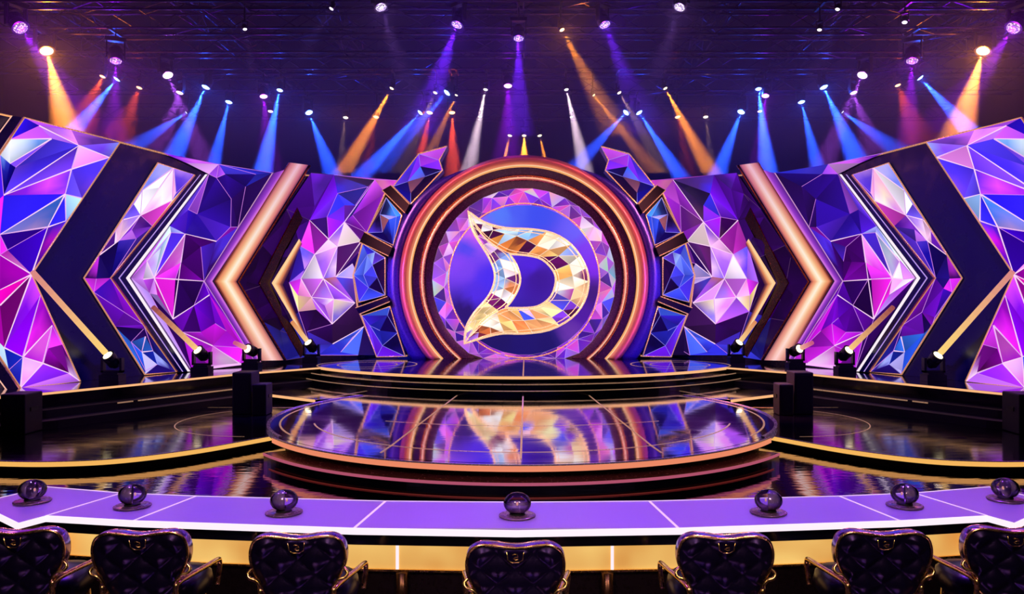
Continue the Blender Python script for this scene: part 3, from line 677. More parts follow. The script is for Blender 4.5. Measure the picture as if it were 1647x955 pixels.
    # small copper chevron, its spotlit edge painted into the emission colours
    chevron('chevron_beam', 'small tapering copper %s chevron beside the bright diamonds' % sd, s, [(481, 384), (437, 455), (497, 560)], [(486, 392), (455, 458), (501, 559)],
        [(0, 0.05, (255, 200, 140), 0), (0.25, 0.16, (255, 214, 160), 0), (0.6, 0.2, (220, 130, 80), 0), (0.8, 0.16, (120, 60, 50), 0), (1.0, 0.05, (60, 25, 40), 0)], {0: ('light_face', M_GLOW)})  # copper face, spotlit edge painted in as emission
    chevron('chevron_beam', 'dark %s chevron with copper edge on the dark purple screen' % sd, s, [(478, 333), (415, 455), (483, 575)], [(487, 352), (434, 455), (493, 566)],
        [(0, 0.045, None, 0), (0.12, 0.09, None, 1), (1.0, 0.05, None, 1)], {0: ('edge_trim', M_COPPER), 1: ('face', mat('bronze_lacquer', (60, 26, 30), 0.25, 0.6, rvar=0.06))})

# ------------------------------------------------------------------ round arch
YP = 22.8; U = YP / F; ZC = CZ + (HY - 450) * U
arch = thing('round_arch', 'round copper ringed arch framing the crystal disc at stage centre', 'arch', (0, YP, ZS))
HC = ZC - ZS
def ring_part(name, prof, m, cols=None, smooth=True, n=120, label=None, taper=False):
    VS = []; FS = []; CS = []
    k = len(prof)
    closed = prof + []
    for (r, y) in prof:
        rm = r * U; a0 = -math.asin(min(1.0, (HC - 0.004) / rm)) if rm > HC else -PI / 2
        for i in range(n + 1):
            a = a0 + (PI - 2 * a0) * i / n
            q_ = rm
            if taper:
                el = math.degrees(math.asin(max(-1, min(1, math.sin(a))))); q_ = (197.5 + (r - 197.5) * max(0.0, min(1.0, (64 - el) / 26))) * U
            VS.append((q_ * math.cos(a), YP - y, max(ZS + 0.002, ZC + q_ * math.sin(a))))
    for j in range(k):
        j2 = (j + 1) % k
        if cols and j2 == 0: pass
        for i in range(n):
            FS.append((j * (n + 1) + i, j * (n + 1) + i + 1, j2 * (n + 1) + i + 1, j2 * (n + 1) + i))
            if cols: CS.append([cols[j], cols[j], cols[j2], cols[j2]])
    FS.append(tuple(j * (n + 1) for j in range(k))); FS.append(tuple(j * (n + 1) + n for j in range(k))[::-1])
    if cols: CS += [cols, cols[::-1]]
    return mesh(name, VS, FS, m, arch, CS if cols else None, None, smooth, True, label)
M_BLUERING = mat('violet_blue_lacquer', (40, 22, 150), 0.3, 0.3, rvar=0.06)
M_DARKRING = mat('plum_lacquer', (44, 18, 60), 0.25, 0.3, rvar=0.06)
ring_part('outer_ring', [(221, -0.3), (221, 0.1), (217, 0.2), (203, 0.2), (199, 0.1), (199, -0.3)], M_BLUERING, label='violet blue outer ring', taper=True)
tor = [(199 - 15 * t, 0.16 + 0.26 * math.sin(PI * t)) for t in [i / 10 for i in range(11)]]
ring_part('copper_ring', [(199, -0.2)] + tor + [(184, -0.2)], mat('copper_satin', (230, 134, 130), 0.42, 0.4, rvar=0.05), label='broad copper ring')
lc = [rgb(255, 224, 170)[:3]] * 4
def hl(r0, r1, y0, y1, name, c0, c1):
    ring_part(name, [(r0, y0 - 0.1), (r0, y1), (r1, y1), (r1, y0 - 0.1)], M_GLOW, [rgb(c)[:3] for c in (c0, c0, c1, c1)], False)
hl(183, 180.6, 0.1, 0.24, 'light_ring', (255, 226, 176), (236, 160, 96))
ring_part('dark_ring', [(180, -0.2), (180, 0.12), (168, 0.06), (168, -0.2)], M_DARKRING, smooth=False)
ring_part('inner_copper_ring', [(168, -0.2), (168, 0.12), (166, 0.2), (163, 0.22), (160, 0.18), (159, 0.1), (159, -0.2)], mat('rose_copper', (240, 150, 110), 0.25, 1.0, rvar=0.05), label='slim rose copper ring')
hl(163.5, 161, 0.2, 0.235, 'light_ring', (255, 200, 160), (240, 150, 120))
ring_part('inner_dark_ring', [(159, -0.2), (159, 0.08), (148, 0.02), (148, -0.2)], M_DARKRING, smooth=False)
# crystal disc picture
DX = lambda px, py, y: Vector(((px - 842.7) * U, YP - y, ZC + (450 - py) * U))
def crop(cx, cy): return (690 + 0.2933 * cx, 300 + 0.2932 * cy)
def disc_geo():
    S = [(390,150,(70,120,250)),(600,150,(40,75,240)),(480,120,(60,90,245)),(850,350,(110,50,240)),(930,420,(120,30,240)),(800,250,(90,90,250)),(200,330,(45,60,240)),(200,450,(110,60,240)),(170,420,(120,60,245)),(220,260,(200,90,245)),(280,290,(175,80,245)),(330,320,(120,70,245)),(250,600,(70,40,230)),(200,680,(20,10,110)),(500,850,(8,15,110)),(400,840,(8,15,100)),(780,800,(100,50,170)),(850,700,(70,20,160)),(600,500,(45,15,150)),(560,430,(70,30,220)),(320,500,(60,40,240)),(920,600,(45,12,120)),(650,860,(8,15,105)),(300,850,(10,15,100))]
    S = [(*crop(a, b), c) for a, b, c in S]
    VS = []; FS = []; CS = []; NR, NA = 10, 72; cv = []
    VS.append(DX(843, 451, 0.0)); cv.append((843, 451))
    for r in range(1, NR + 1):
        for k in range(NA):
            a = 2 * PI * k / NA; q = (843 + 122 * r / NR * math.cos(a), 451 + 124.5 * r / NR * math.sin(a)); cv.append(q)
            VS.append(DX(q[0], q[1], 0.0))
    def ix(r, k): return 0 if r == 0 else 1 + (r - 1) * NA + k % NA
    col = []
    for q in cv:
        ws = [(1 / (((q[0] - a) ** 2 + (q[1] - b) ** 2) + 20) ** 1.8, c) for a, b, c in S]; Wt = sum(x for x, _ in ws)
        col.append(tuple(lin(sum(x * c[k] for x, c in ws) / Wt) for k in range(3)))
    for r in range(NR):
        for k in range(NA):
            f = [ix(r, k), ix(r + 1, k), ix(r + 1, k + 1)] + ([ix(r, k + 1)] if r else [])
            if min(VS[i].z for i in f) < ZS + 0.0: continue
            FS.append(tuple(f[::-1])); CS.append([col[i] for i in f[::-1]])
    return VS, FS, CS
VS, FS, CS = disc_geo(); mesh('screen', VS, FS, M_SMOOTH, arch, CS)
rr = random.Random(5); NA = 34; VS = []; FS = []; CS = []
pal_p = [(235,120,240),(200,90,240),(250,200,255),(150,60,230),(120,40,200),(225,80,235),(90,30,170)]
pal_b = [(120,150,255),(70,70,240),(190,190,255),(60,30,160),(150,90,245)]
def rp(a, r): return (842.7 + r * math.cos(a), 450 - r * math.sin(a))
ringv = []
for k in range(NA):
    a = 2 * PI * k / NA
    ringv.append((rp(a, 147.5), rp(a + PI / NA, 134 + rr.uniform(-9, 9)), rp(a, 120.5)))
mid_k = 0
for k in range(NA):
    o1, m1, i1 = ringv[k]; o2, m2, i2 = ringv[(k + 1) % NA]; m0 = ringv[k - 1][1]
    for T in ((o1, o2, m1), (o1, m1, m0), (i1, m1, i2), (i1, m0, m1)):
        W3 = [DX(p[0], p[1], 0.012) for p in T]
        if min(v.z for v in W3) < ZS + 0.003: 
            W3 = [Vector((v.x, v.y, max(v.z, ZS + 0.003))) for v in W3]
        an = math.degrees(math.atan2(450 - T[0][1], T[0][0] - 842.7))
        pal = pal_p if 20 < an < 165 else (pal_p[:3] + pal_b if -35 < an or an < -160 else [(120,40,200),(90,30,170),(60,20,140),(200,90,240),(230,120,245),(150,50,230)])
        c = rr.choice(pal); f = 1.0
        cl = [tuple(lin(min(255, x * f * rr.uniform(0.7, 1.15))) for x in c) for _ in T]
        b = len(VS); VS += W3
        fc = (b, b + 1, b + 2)
        if (W3[1] - W3[0]).cross(W3[2] - W3[0]).y > 0: fc = fc[::-1]; cl = cl[::-1]
        FS.append(fc); CS.append(cl)
mesh('crystal_border', VS, FS, M_RING, arch, CS)
mb = MB()
pts = [DX(843 + 121.5 * math.cos(a), 451 + 124 * math.sin(a), 0.02) for a in [2 * PI * k / 120 for k in range(120)]]
seg = [p for p in pts[36:] + pts[:36]]
seg = [p for p in seg if p.z > ZS + 0.02]
mb.tube(seg, 0.018, 6); mb.build('border_line', M_EDGE, arch, smooth=True)
mb = MB(); bp = [rp(2 * PI * k / 96, 149) for k in range(96)]
bv = [DX(p[0], p[1], -0.02) for p in bp]; bv = [Vector((v.x, v.y, max(v.z, ZS + 0.003))) for v in bv]; bb = [v + Vector((0, 0.25, 0)) for v in bv]
mesh('backing', bv + bb, [tuple(range(96))] + [tuple(range(96, 192))[::-1]] + [(i, 96 + i, 96 + (i + 1) % 96, (i + 1) % 96) for i in range(96)], M_BLACK, arch)

# --- the crystal letter on the disc
def cat(P, n=5):
    P = [Vector(p) for p in P]; out = []; N = len(P)
    for i in range(N - 1):
        p0, p1, p2, p3 = P[max(i - 1, 0)], P[i], P[i + 1], P[min(i + 2, N - 1)]
        for k in range(n):
            t = k / n
            out.append(0.5 * ((2 * p1) + (p2 - p0) * t + (2 * p0 - 5 * p1 + 4 * p2 - p3) * t * t + (3 * p1 - p0 - 3 * p2 + p3) * t ** 3))
    out.append(P[-1]); return out
D_UP = [(215,135),(300,195),(420,228),(560,235),(680,258),(780,320),(850,420),(875,520),(850,630),(780,720),(660,785),(520,805),(400,805),(290,830),(195,860)]
D_LF = [(195,860),(205,770),(250,690),(320,610),(355,540),(360,470),(330,390),(280,310),(240,240),(215,135)]
D_HR = [(440,370),(540,378),(620,400),(680,460),(695,520),(670,600),(610,650),(540,665),(415,665)]
D_HL = [(415,665),(450,630),(490,560),(500,500),(480,430),(440,370)]
dout = cat(D_UP, 3)[:-1] + cat(D_LF, 3)[:-1]; dhole = cat(D_HR, 3)[:-1] + cat(D_HL, 3)[:-1]
dmid = [(330,240),(440,285),(560,305),(660,325),(740,385),(785,440),(780,510),(765,590),(715,660),(640,705),(520,725),(430,735),(340,765),(255,800),(270,740),(350,660),(410,600),(430,530),(420,450),(380,380),(310,300),(255,200),(610,268),(825,440),(835,560),(710,720),(590,770),(470,770),(620,640+40)]
D_S = [(300,210,(255,245,255)),(450,260,(200,225,255)),(560,265,(150,190,255)),(640,290,(255,235,205)),(730,310,(255,250,250)),(790,350,(120,160,250)),(840,400,(250,230,200)),(780,440,(255,245,230)),(740,470,(245,180,110)),(850,500,(130,40,120)),(800,490,(255,235,210)),(730,570,(220,230,255)),(780,580,(210,70,190)),(830,600,(240,190,150)),(700,620,(60,80,240)),(740,670,(130,70,210)),(780,700,(80,30,80)),(650,690,(255,225,170)),(600,740,(240,170,120)),(560,700,(220,180,250)),(520,715,(70,90,240)),(440,710,(245,170,110)),(430,760,(250,190,130)),(480,770,(240,140,90)),(360,750,(255,235,220)),(320,800,(200,110,70)),(270,800,(130,50,70)),(230,830,(190,130,240)),(250,760,(255,220,160)),(330,680,(250,215,160)),(380,640,(130,30,120)),(430,590,(255,240,250)),(420,520,(170,200,255)),(440,540,(230,140,90)),(470,520,(90,30,120)),(450,430,(255,245,255)),(410,380,(150,180,250)),(370,360,(120,60,140)),(330,340,(240,200,250)),(300,290,(190,100,220)),(270,240,(90,20,90)),(380,300,(230,150,80)),(330,270,(70,15,70)),(450,320,(220,130,70)),(540,340,(80,20,80)),(590,330,(230,150,90)),(660,350,(240,180,120)),(690,390,(90,20,90)),(240,160,(255,230,240)),(500,300,(120,60,50))]
def resample(P, n):
    P = [Vector(p) for p in P]; L = [0.0]
    for p, q in zip(P, P[1:]): L.append(L[-1] + (q - p).length)
    out = []
    for i in range(n + 1):
        t = L[-1] * i / n; k = max(j for j in range(len(L)) if L[j] <= t + 1e-9); k = min(k, len(P) - 2)
        out.append(P[k].lerp(P[k + 1], (t - L[k]) / max(1e-9, L[k + 1] - L[k])))
    return out
BOWL_IN = cat([(222,150),(262,222),(330,300),(440,370)], 4)[:-1] + cat(D_HR, 3)[:-1] + cat([(415,665),(330,712),(262,775),(203,850)], 4)
STEM_IN = cat([(222,150),(262,222),(330,300),(440,370)], 4)[:-1] + cat(D_HL[::-1], 3)[:-1] + cat([(415,665),(330,712),(262,775),(203,850)], 4)
emb = thing('letter_emblem', 'faceted crystal letter D with cream outlines on the blue disc', 'emblem', (0, YP - 0.1, 1.6))
r6 = random.Random(4); V = []; T = []; W3 = []; segs = []
def emb_strip(out_, in_, n):
    O, I = resample(out_, n), resample(in_, n); b = len(V); rows = []
    for i in range(n + 1):
        wid = (O[i] - I[i]).length; dp = min(1.0, wid / 90)
        m_ = O[i].lerp(I[i], r6.uniform(0.40, 0.56)) + (O[min(i + 1, n)] - O[max(i - 1, 0)]) * (0.25 if 0 < i < n else 0)
        for p, dep in ((O[i], 0.07), (m_, 0.07 + 0.11 * dp), (I[i], 0.07)): V.append(p); W3.append(DX(*crop(p[0], p[1]), dep))
    for i in range(n):
        o, m_, q = b + 3 * i, b + 3 * i + 1, b + 3 * i + 2; o2, m2, q2 = o + 3, m_ + 3, q + 3
        T.extend([(o, o2, m_), (o2, m2, m_), (m_, m2, q2), (q, m_, q2)])
        for e in ((o2, m_), (m_, q2), (m_, m2)):
            if r6.random() < 0.75: segs.append((W3[e[0]], W3[e[1]], 0.008, 0.006, (255, 224, 196)))
    return O, I
O1, I1 = emb_strip(cat(D_UP, 4), BOWL_IN, 22)
O2, I2 = emb_strip(cat(D_LF[::-1], 4), STEM_IN, 15)
VS, FS, CS, MI = join_geo(facet_geo(V, T, W3, D_S, r6, 3, 0.1), line_geo(segs))
mesh('crystal_face', VS, FS, [M_EMB, M_GLOW], emb, CS, MI)
M_CREAM = mat('cream_outline', (240, 190, 140), 0.25, 0.8, emis=(255, 214, 170), es=0.75, rvar=0.05, sample=False)
for P in (dout, dhole):
    mb = MB(); mb.tube([DX(*crop(p[0], p[1]), 0.075) for p in P], 0.032, 8, True); mb.build('outline', M_CREAM, emb, smooth=True)
for O, I, t_ in ((O1, I1, 0.13), (O1, I1, 0.9), (O2, I2, 0.16), (O2, I2, 0.85), (O1, I1, 1.0)):
    P = [o.lerp(i, t_) for o, i in zip(O, I)]
    mb = MB(); mb.tube([DX(*crop(p[0], p[1]), 0.11) for p in cat(P, 2)], 0.013, 6); mb.build('facet_line', M_CREAM, emb, smooth=True)

# --- crystal collars either side of the arch
def cl7(cx, cy): return (560 + 0.3978 * cx, 220 + 0.3979 * cy)
SEG = [
    ([(188,205),(290,75),(403,45),(372,100),(385,140),(258,275)], [(300,130),(250,190),(320,170),(262,235)], [(290,75,(215,110,240)),(360,70,(200,90,235)),(330,100,(170,70,230)),(240,140,(90,60,240)),(215,190,(120,80,245)),(280,110,(110,50,235)),(300,200,(12,10,70)),(250,230,(25,20,130)),(340,150,(20,20,110)),(300,170,(40,90,220)),(370,120,(120,50,220))]),
    ([(160,250),(222,320),(187,440),(84,390)], [(175,340),(205,330),(150,390),(140,320)], [(150,300,(25,8,60)),(190,310,(80,140,250)),(200,340,(60,90,230)),(175,370,(40,60,210)),(160,400,(20,10,90)),(110,385,(90,60,210)),(190,420,(40,60,200)),(130,350,(25,8,70))]),
    ([(66,435),(155,490),(155,640),(50,668),(30,560)], [(90,480),(75,560),(110,520),(130,570),(95,610),(120,470)], [(80,450,(60,50,210)),(100,480,(140,170,250)),(70,500,(90,110,245)),(60,570,(70,90,240)),(90,560,(60,70,230)),(130,530,(30,8,70)),(140,590,(25,8,70)),(90,620,(70,80,235)),(60,640,(80,60,230)),(130,480,(110,70,220))]),
    ([(62,722),(175,685),(205,790),(235,884),(122,886)], [(140,780),(100,760),(150,840),(170,720)], [(90,740,(60,40,200)),(110,800,(100,50,220)),(160,710,(80,110,250)),(180,740,(25,10,90)),(150,790,(50,50,200)),(140,850,(110,40,220)),(200,840,(15,8,70)),(210,870,(40,20,140))])]
BARS = [[(150,225),(185,205),(258,280),(240,315)], [(80,390),(60,430),(175,485),(190,450)], [(45,690),(60,715),(180,665),(170,645)]]
M_PLUMBAR = mat('plum_bracket', (18, 6, 30), 0.45, 0.0, spec=0.08, rvar=0.06)
for s in (-1, 1):
    co = thing('crystal_collar', 'faceted blue crystal collar curving along the %s of the arch' % SIDE[s], 'crystal collar', (s * 3.9, YP, ZS))
    r4 = random.Random(3)
    for outl, pts, seeds in SEG:
        V, T = tri_panel(outl, pts, [])
        ps = {(round(p[0]), round(p[1])) for p in pts}; W3 = []
        for v in V:
            q = cl7(v[0], v[1]); w3 = DX(q[0], q[1], 0.45 if (round(v[0]), round(v[1])) in ps else 0.25)
            W3.append(Vector((w3.x * -s, w3.y, max(w3.z, ZS + 0.004))))
        segs = [(W3[i], W3[j], 0.007, 0.004, (150, 140, 255)) for i, j in tri_edges(T) if r4.random() < 0.5]
        W3, FF, CC, MI = join_geo(facet_geo(V, T, W3, seeds, r4, 3, 0.15), line_geo(segs))
        ob = [DX(*cl7(p[0], p[1]), 0.25) for p in outl]; ob = [Vector((v.x * -s, v.y, max(v.z, ZS + 0.004))) for v in ob]
        b0 = len(W3); n = len(ob); W3 += ob + [v + Vector((0, 0.55, 0)) for v in ob]
        for i in range(n):
            FF.append((b0 + i, b0 + (i + 1) % n, b0 + n + (i + 1) % n, b0 + n + i)); CC.append([(0.02, 0.01, 0.12)] * 4)
        cr = mesh('crystal', W3, FF, [M_COLLAR, M_GLOW], co, CC, MI + [0] * (len(FF) - len(MI)))
        mb = MB(); mb.tube(ob, 0.02, 6, True); mb.build('crystal_edge', M_EDGE, cr, smooth=True)
        for c_ in mb.v[:0]: pass
    for outl in BARS:
        ob = [DX(*cl7(p[0], p[1]), 0.5) for p in outl]; ob = [Vector((v.x * -s, v.y, v.z)) for v in ob]
        W3 = ob + [v + Vector((0, 0.6, 0)) for v in ob]
        br_ = mesh('bracket', W3, [(0, 1, 2, 3), (7, 6, 5, 4)] + [(i, 4 + i, 4 + (i + 1) % 4, (i + 1) % 4) for i in range(4)], M_PLUMBAR, co)
        mb = MB(); mb.tube([ob[0], ob[3]], 0.014, 6); mb.tube([ob[1], ob[2]], 0.014, 6); mb.build('bracket_trim', M_EDGE, br_)
    # dark back plate behind the crystals
    pl = [(188,200),(260,270),(225,330),(190,445),(160,560),(172,660),(240,884),(118,886),(40,690),(22,560),(60,430),(150,230)]
    ob = [DX(*cl7(p[0], p[1]), 0.02) for p in pl]; ob = [Vector((v.x * -s, v.y, max(v.z, ZS + 0.004))) for v in ob]; n = len(pl)
    mesh('back_plate', ob + [v + Vector((0, 0.3, 0)) for v in ob], [tuple(range(n)), tuple(range(n, 2 * n))[::-1]] + [(i, n + i, n + (i + 1) % n, (i + 1) % n) for i in range(n)], M_PLUMBAR, co)
    mb = MB(); mb.tube([v + Vector((0, -0.03, 0)) for v in ob[6:12]], 0.025, 6); mb.build('outer_trim', M_EDGE, co)

# ------------------------------------------------------------------ judges' desk
ZT = 0.78
NEAR = [(842, 853), (570, 849), (215, 837), (75, 829), (30, 841), (-30, 812)]
FAR = [(842, 808), (620, 806), (315, 798), (195, 793), (75, 783), (-30, 808)]
def dk(px, py, z=ZT): return atz(px, py, z)
nl = [dk(*p) for p in NEAR]; fl = [dk(*p) for p in FAR]
nl[0].x = fl[0].x = 0
NE = [Vector((v.x, v.y)) for v in nl]; FE = [Vector((v.x, v.y)) for v in fl]
nearfull = NE[::-1] + [Vector((-p.x, p.y)) for p in NE[1:]]
farfull = FE[::-1] + [Vector((-p.x, p.y)) for p in FE[1:]]
desk = thing('judges_desk', 'long curved judges desk with violet top above a glowing amber panel', 'desk', (0, 6.2, 0))
M_DTOP = mat('desk_lacquer', (168, 138, 214), 0.3, rvar=0.015, bscale=2, spec=0.5)
segs = [(0, 2), (2, 3), (3, 4), (4, 6), (6, 7), (7, 8), (8, 10)]
N_ = len(nearfull)
for a, b in segs:
    poly = [nearfull[i] for i in range(a, b + 1)] + [farfull[i] for i in range(b, a - 1, -1)]
    if a == 4: poly = [nearfull[4], nearfull[6], farfull[6], farfull[4]]
    mb = MB(); prism(poly, ZT - 0.04, ZT, mb, 0, 0); mb.build('desktop', M_DTOP, desk)
M_SEAM = mat('lilac_strip', (120, 100, 130), 0.4, emis=(250, 215, 255), es=0.8, rvar=0.05)
for i in (2, 3, 4, 6, 7, 8):
    flat_line([nearfull[i], farfull[i]], 0.022, ZT + 0.002).build('seam', M_SEAM, desk)
nf5 = nearfull[:5] + nearfull[6:]; ff5 = farfull[:5] + farfull[6:]
mb = MB(); ribbon(nearfull, ZT - 0.045, ZT + 0.003, 0.012, mb); mb.build('front_edge_strip', M_WHITESTRIP, desk, label='glowing white near edge')
mb = MB(); ribbon(farfull[::-1], ZT - 0.03, ZT + 0.004, 0.01, mb); mb.build('rear_edge_strip', M_SEAM, desk)
mb = MB(); ribbon([p + Vector((0, 0.06)) for p in nearfull], ZT - 0.13, ZT - 0.041, 0.03, mb); mb.build('fascia', M_GLOSSBLACK, desk)
# amber lit modesty panels and their dividers, dark base below
def inset(d): return [p + Vector((0, d)) for p in nearfull]
q = inset(0.30)
M_AMB = None
def amber_mat():
    m, nt, p = nmat('amber_panel')
    p.inputs['Base Color'].default_value = rgb(200, 150, 80); p.inputs['Roughness'].default_value = 0.3
    tc = nt.nodes.new('ShaderNodeTexCoord'); nz = nt.nodes.new('ShaderNodeTexNoise'); nz.inputs['Scale'].default_value = 1.6
    nt.links.new(tc.outputs['Object'], nz.inputs['Vector'])
    rp_ = nt.nodes.new('ShaderNodeValToRGB'); rp_.color_ramp.elements[0].position = 0.35; rp_.color_ramp.elements[1].position = 0.65
    rp_.color_ramp.elements[0].color = rgb(222, 150, 70); rp_.color_ramp.elements[1].color = rgb(255, 206, 116)
    nt.links.new(nz.outputs[0], rp_.inputs[0]); nt.links.new(rp_.outputs[0], p.inputs['Emission Color']); p.inputs['Emission Strength'].default_value = 0.9
    return m
M_AMB = amber_mat()
xs = [q[1].x, q[2].x, q[3].x, -0.9, 0.72, -q[3].x, -q[2].x, -q[1].x]
def yat(P, x):
    for a, b in zip(P, P[1:]):
        if a.x - 1e-6 <= x <= b.x + 1e-6: return a.y + (b.y - a.y) * ((x - a.x) / max(1e-6, b.x - a.x))
    return P[0].y
qq = [p for p in q if abs(p.x) < 4.0]; qq.sort(key=lambda p: p.x)
for a, b in zip(xs, xs[1:]):
    mid = [p for p in qq if a + 0.01 < p.x < b - 0.01]
    P = [Vector((a, yat(qq, a)))] + mid + [Vector((b, yat(qq, b)))]
    mb = MB(); ribbon(P, 0.40, 0.60, 0.03, mb); mb.build('amber_panel', M_AMB, desk, label='glowing amber panel')
for x in xs:
    mb = MB(); mb.box((x - 0.011, yat(qq, x) - 0.04, 0.39), (x + 0.011, yat(qq, x) - 0.03, 0.61)); mb.build('panel_divider', M_WHITESTRIP, desk)
mb = MB(); ribbon(qq, 0.0, 0.385, 0.02, mb); mb.build('lower_panel', mat('dark_bronze_panel', (26, 14, 18), 0.3, 0.3, rvar=0.08), desk)
mb = MB(); ribbon(qq, 0.385, 0.40, 0.05, mb); mb.build('panel_trim', M_GOLD, desk)
mb = MB(); ribbon(qq, 0.60, 0.66, 0.04, mb); mb.build('upper_trim', M_BLACK, desk)
for x in (-0.86, 0.68):
    mb = MB(); mb.tube([Vector((x, yat(qq, x) - 0.06, 0.0)), Vector((x, yat(qq, x) - 0.06, 0.385))], 0.045, 16); mb.build('pillar', mat('dark_bronze', (96, 64, 46), 0.3, 0.9, rvar=0.06), desk, smooth=True)
mb = MB(); fi = [p - Vector((0, 0.05)) for p in farfull]
ribbon([p for p in fi], 0.0, ZT - 0.041, 0.03, mb); mb.build('stage_side_panel', M_GLOSSBLACK, desk)

# ------------------------------------------------------------------ buzzers on the desk
def glass_mat():
    m = bpy.data.materials.new('clear_dome'); m.use_nodes = True; nt = m.node_tree
    nt.nodes.remove(nt.nodes['Principled BSDF'])
    tr = nt.nodes.new('ShaderNodeBsdfTransparent'); tr.inputs[0].default_value = (0.86, 0.78, 0.95, 1)
    gl = nt.nodes.new('ShaderNodeBsdfGlossy'); gl.inputs['Roughness'].default_value = 0.06
    fr_ = nt.nodes.new('ShaderNodeFresnel'); fr_.inputs[0].default_value = 1.6
    tc = nt.nodes.new('ShaderNodeTexCoord'); nz = nt.nodes.new('ShaderNodeTexNoise'); nz.inputs['Scale'].default_value = 3
    nt.links.new(tc.outputs['Object'], nz.inputs['Vector'])
    mr = nt.nodes.new('ShaderNodeMapRange'); mr.inputs[3].default_value = 0.02; mr.inputs[4].default_value = 0.1
    nt.links.new(nz.outputs[0], mr.inputs[0]); nt.links.new(mr.outputs[0], gl.inputs['Roughness'])
    mx = nt.nodes.new('ShaderNodeMixShader')
    nt.links.new(fr_.outputs[0], mx.inputs[0]); nt.links.new(tr.outputs[0], mx.inputs[1]); nt.links.new(gl.outputs[0], mx.inputs[2])
    nt.links.new(mx.outputs[0], nt.nodes['Material Output'].inputs['Surface'])
    return m
M_GLASS = glass_mat()
M_CHROME = mat('smoked_chrome', (196, 168, 214), 0.25, 0.35, rvar=0.04)
M_PLATE = mat('bronze_plate', (150, 108, 140), 0.25, 0.5, rvar=0.05)
def half_capsule(r, h, n=28, m=12, half=True):
    # ellipsoid lying on the plate; half shell keeps x<0.015
    vs = []; fs = []
    for i in range(m + 1):
        a = PI * i / m
        for k in range(n): vs.append((r * math.sin(a) * math.cos(2 * PI * k / n), r * math.sin(a) * math.sin(2 * PI * k / n), h * math.cos(a)))
    for i in range(m):
        for k in range(n): fs.append((i * n + k, i * n + (k + 1) % n, (i + 1) * n + (k + 1) % n, (i + 1) * n + k)[::-1])
    return vs, fs
gv, gf = half_capsule(0.106, 0.082)
def shell_half():
    vs = []; fs = []; n = 20; m = 12
    for sc_ in (0.93, 0.86):
        for i in range(m + 1):
            a = PI * i / m
            for k in range(n + 1):
                b = PI / 2 + PI * k / n
                vs.append((0.098 * sc_ * math.sin(a) * math.cos(b), 0.098 * sc_ * math.sin(a) * math.sin(b), 0.082 * sc_ * math.cos(a)))
    o = (m + 1) * (n + 1)
    for i in range(m):
        for k in range(n):
            a, b, c, d = i * (n + 1) + k, i * (n + 1) + k + 1, (i + 1) * (n + 1) + k + 1, (i + 1) * (n + 1) + k
            fs += [(a, b, c, d)[::-1], (o + a, o + b, o + c, o + d)]
        for k in (0, n):
            a, d = i * (n + 1) + k, (i + 1) * (n + 1) + k; fs.append((a, d, o + d, o + a))
    return vs, fs
hv, hf = shell_half()
def lathe_mesh(name, prof, m, parent, loc=(0, 0, 0), n=28, smooth=True):
    mb = MB(); mb.lathe(prof, n); o = mb.build(name, m, parent, smooth=smooth, world=False); o.location = loc; return o
BZ = [(52, 797, 2.5, 'outermost left'), (213, 805, 2.9, 'second from left'), (457, 815, 2.7, 'third from left'), (832, 820, -PI / 2 * 1.0, 'central'), (1236, 815, 0.45, 'third from right'), (1455, 804, 0.2, 'second from right'), (1617, 794, 0.6, 'outermost right')]
first = None
BLAB = ['dome buzzer on the outermost left end of the desk', 'dome buzzer with dark shell facing left beyond the second left chair', 'dome buzzer on the desk beyond the third chair from left', 'clear round dome buzzer at the middle of the desk', 'dome buzzer on the desk beyond the third chair from right', 'dome buzzer with dark shell facing right beyond the second right chair', 'dome buzzer on the outermost right end of the desk']
for (px, py, rz, nm), lab in zip(BZ, BLAB):
    p = dk(px, py + 10)
    side = -1 if px < 700 else (1 if px > 1000 else 0)
    yaw = {-1: 0.35, 1: PI - 0.35, 0: -PI / 2}[side]
    if px < 100 or px > 1560: yaw += 0.35 * side
    b = thing('dome_buzzer', lab, 'buzzer', (p.x, p.y, ZT), yaw, 'dome buzzers on the judges desk')
    if first is None:
        plate = lathe_mesh('base_plate', [(0.02, 0.0025), (0.135, 0.0025), (0.14, 0.006), (0.14, 0.012), (0.132, 0.016), (0.02, 0.016)], M_PLATE, b, n=40)
        foot = lathe_mesh('foot', [(0.03, 0.016), (0.062, 0.016), (0.055, 0.03), (0.03, 0.03)], M_BLACK, b)
        shell = mesh('dark_shell', hv, hf, M_CHROME, b, None, None, True, False); shell.location = (0, 0, 0.1)
        dome = mesh('clear_dome', gv, gf, M_GLASS, b, None, None, True, False); dome.location = (0, 0, 0.1)
        lamp = lathe_mesh('lamp', [(0.002, -0.014), (0.006, -0.01), (0.008, 0.0), (0.006, 0.01), (0.002, 0.013)], mat('warm_bulb', (255, 200, 150), 0.3, emis=(255, 190, 150), es=0.5, rvar=0.05, sample=False), b, (0.02, 0, 0.1), 12)
        first = [plate, foot, shell, dome, lamp]
    else:
        for o in first:
            c = o.copy(); C.objects.link(c); c.parent = b
            if side == 0 and o.name.startswith('dark_shell'): c.rotation_euler = (0, -PI / 2, 0)

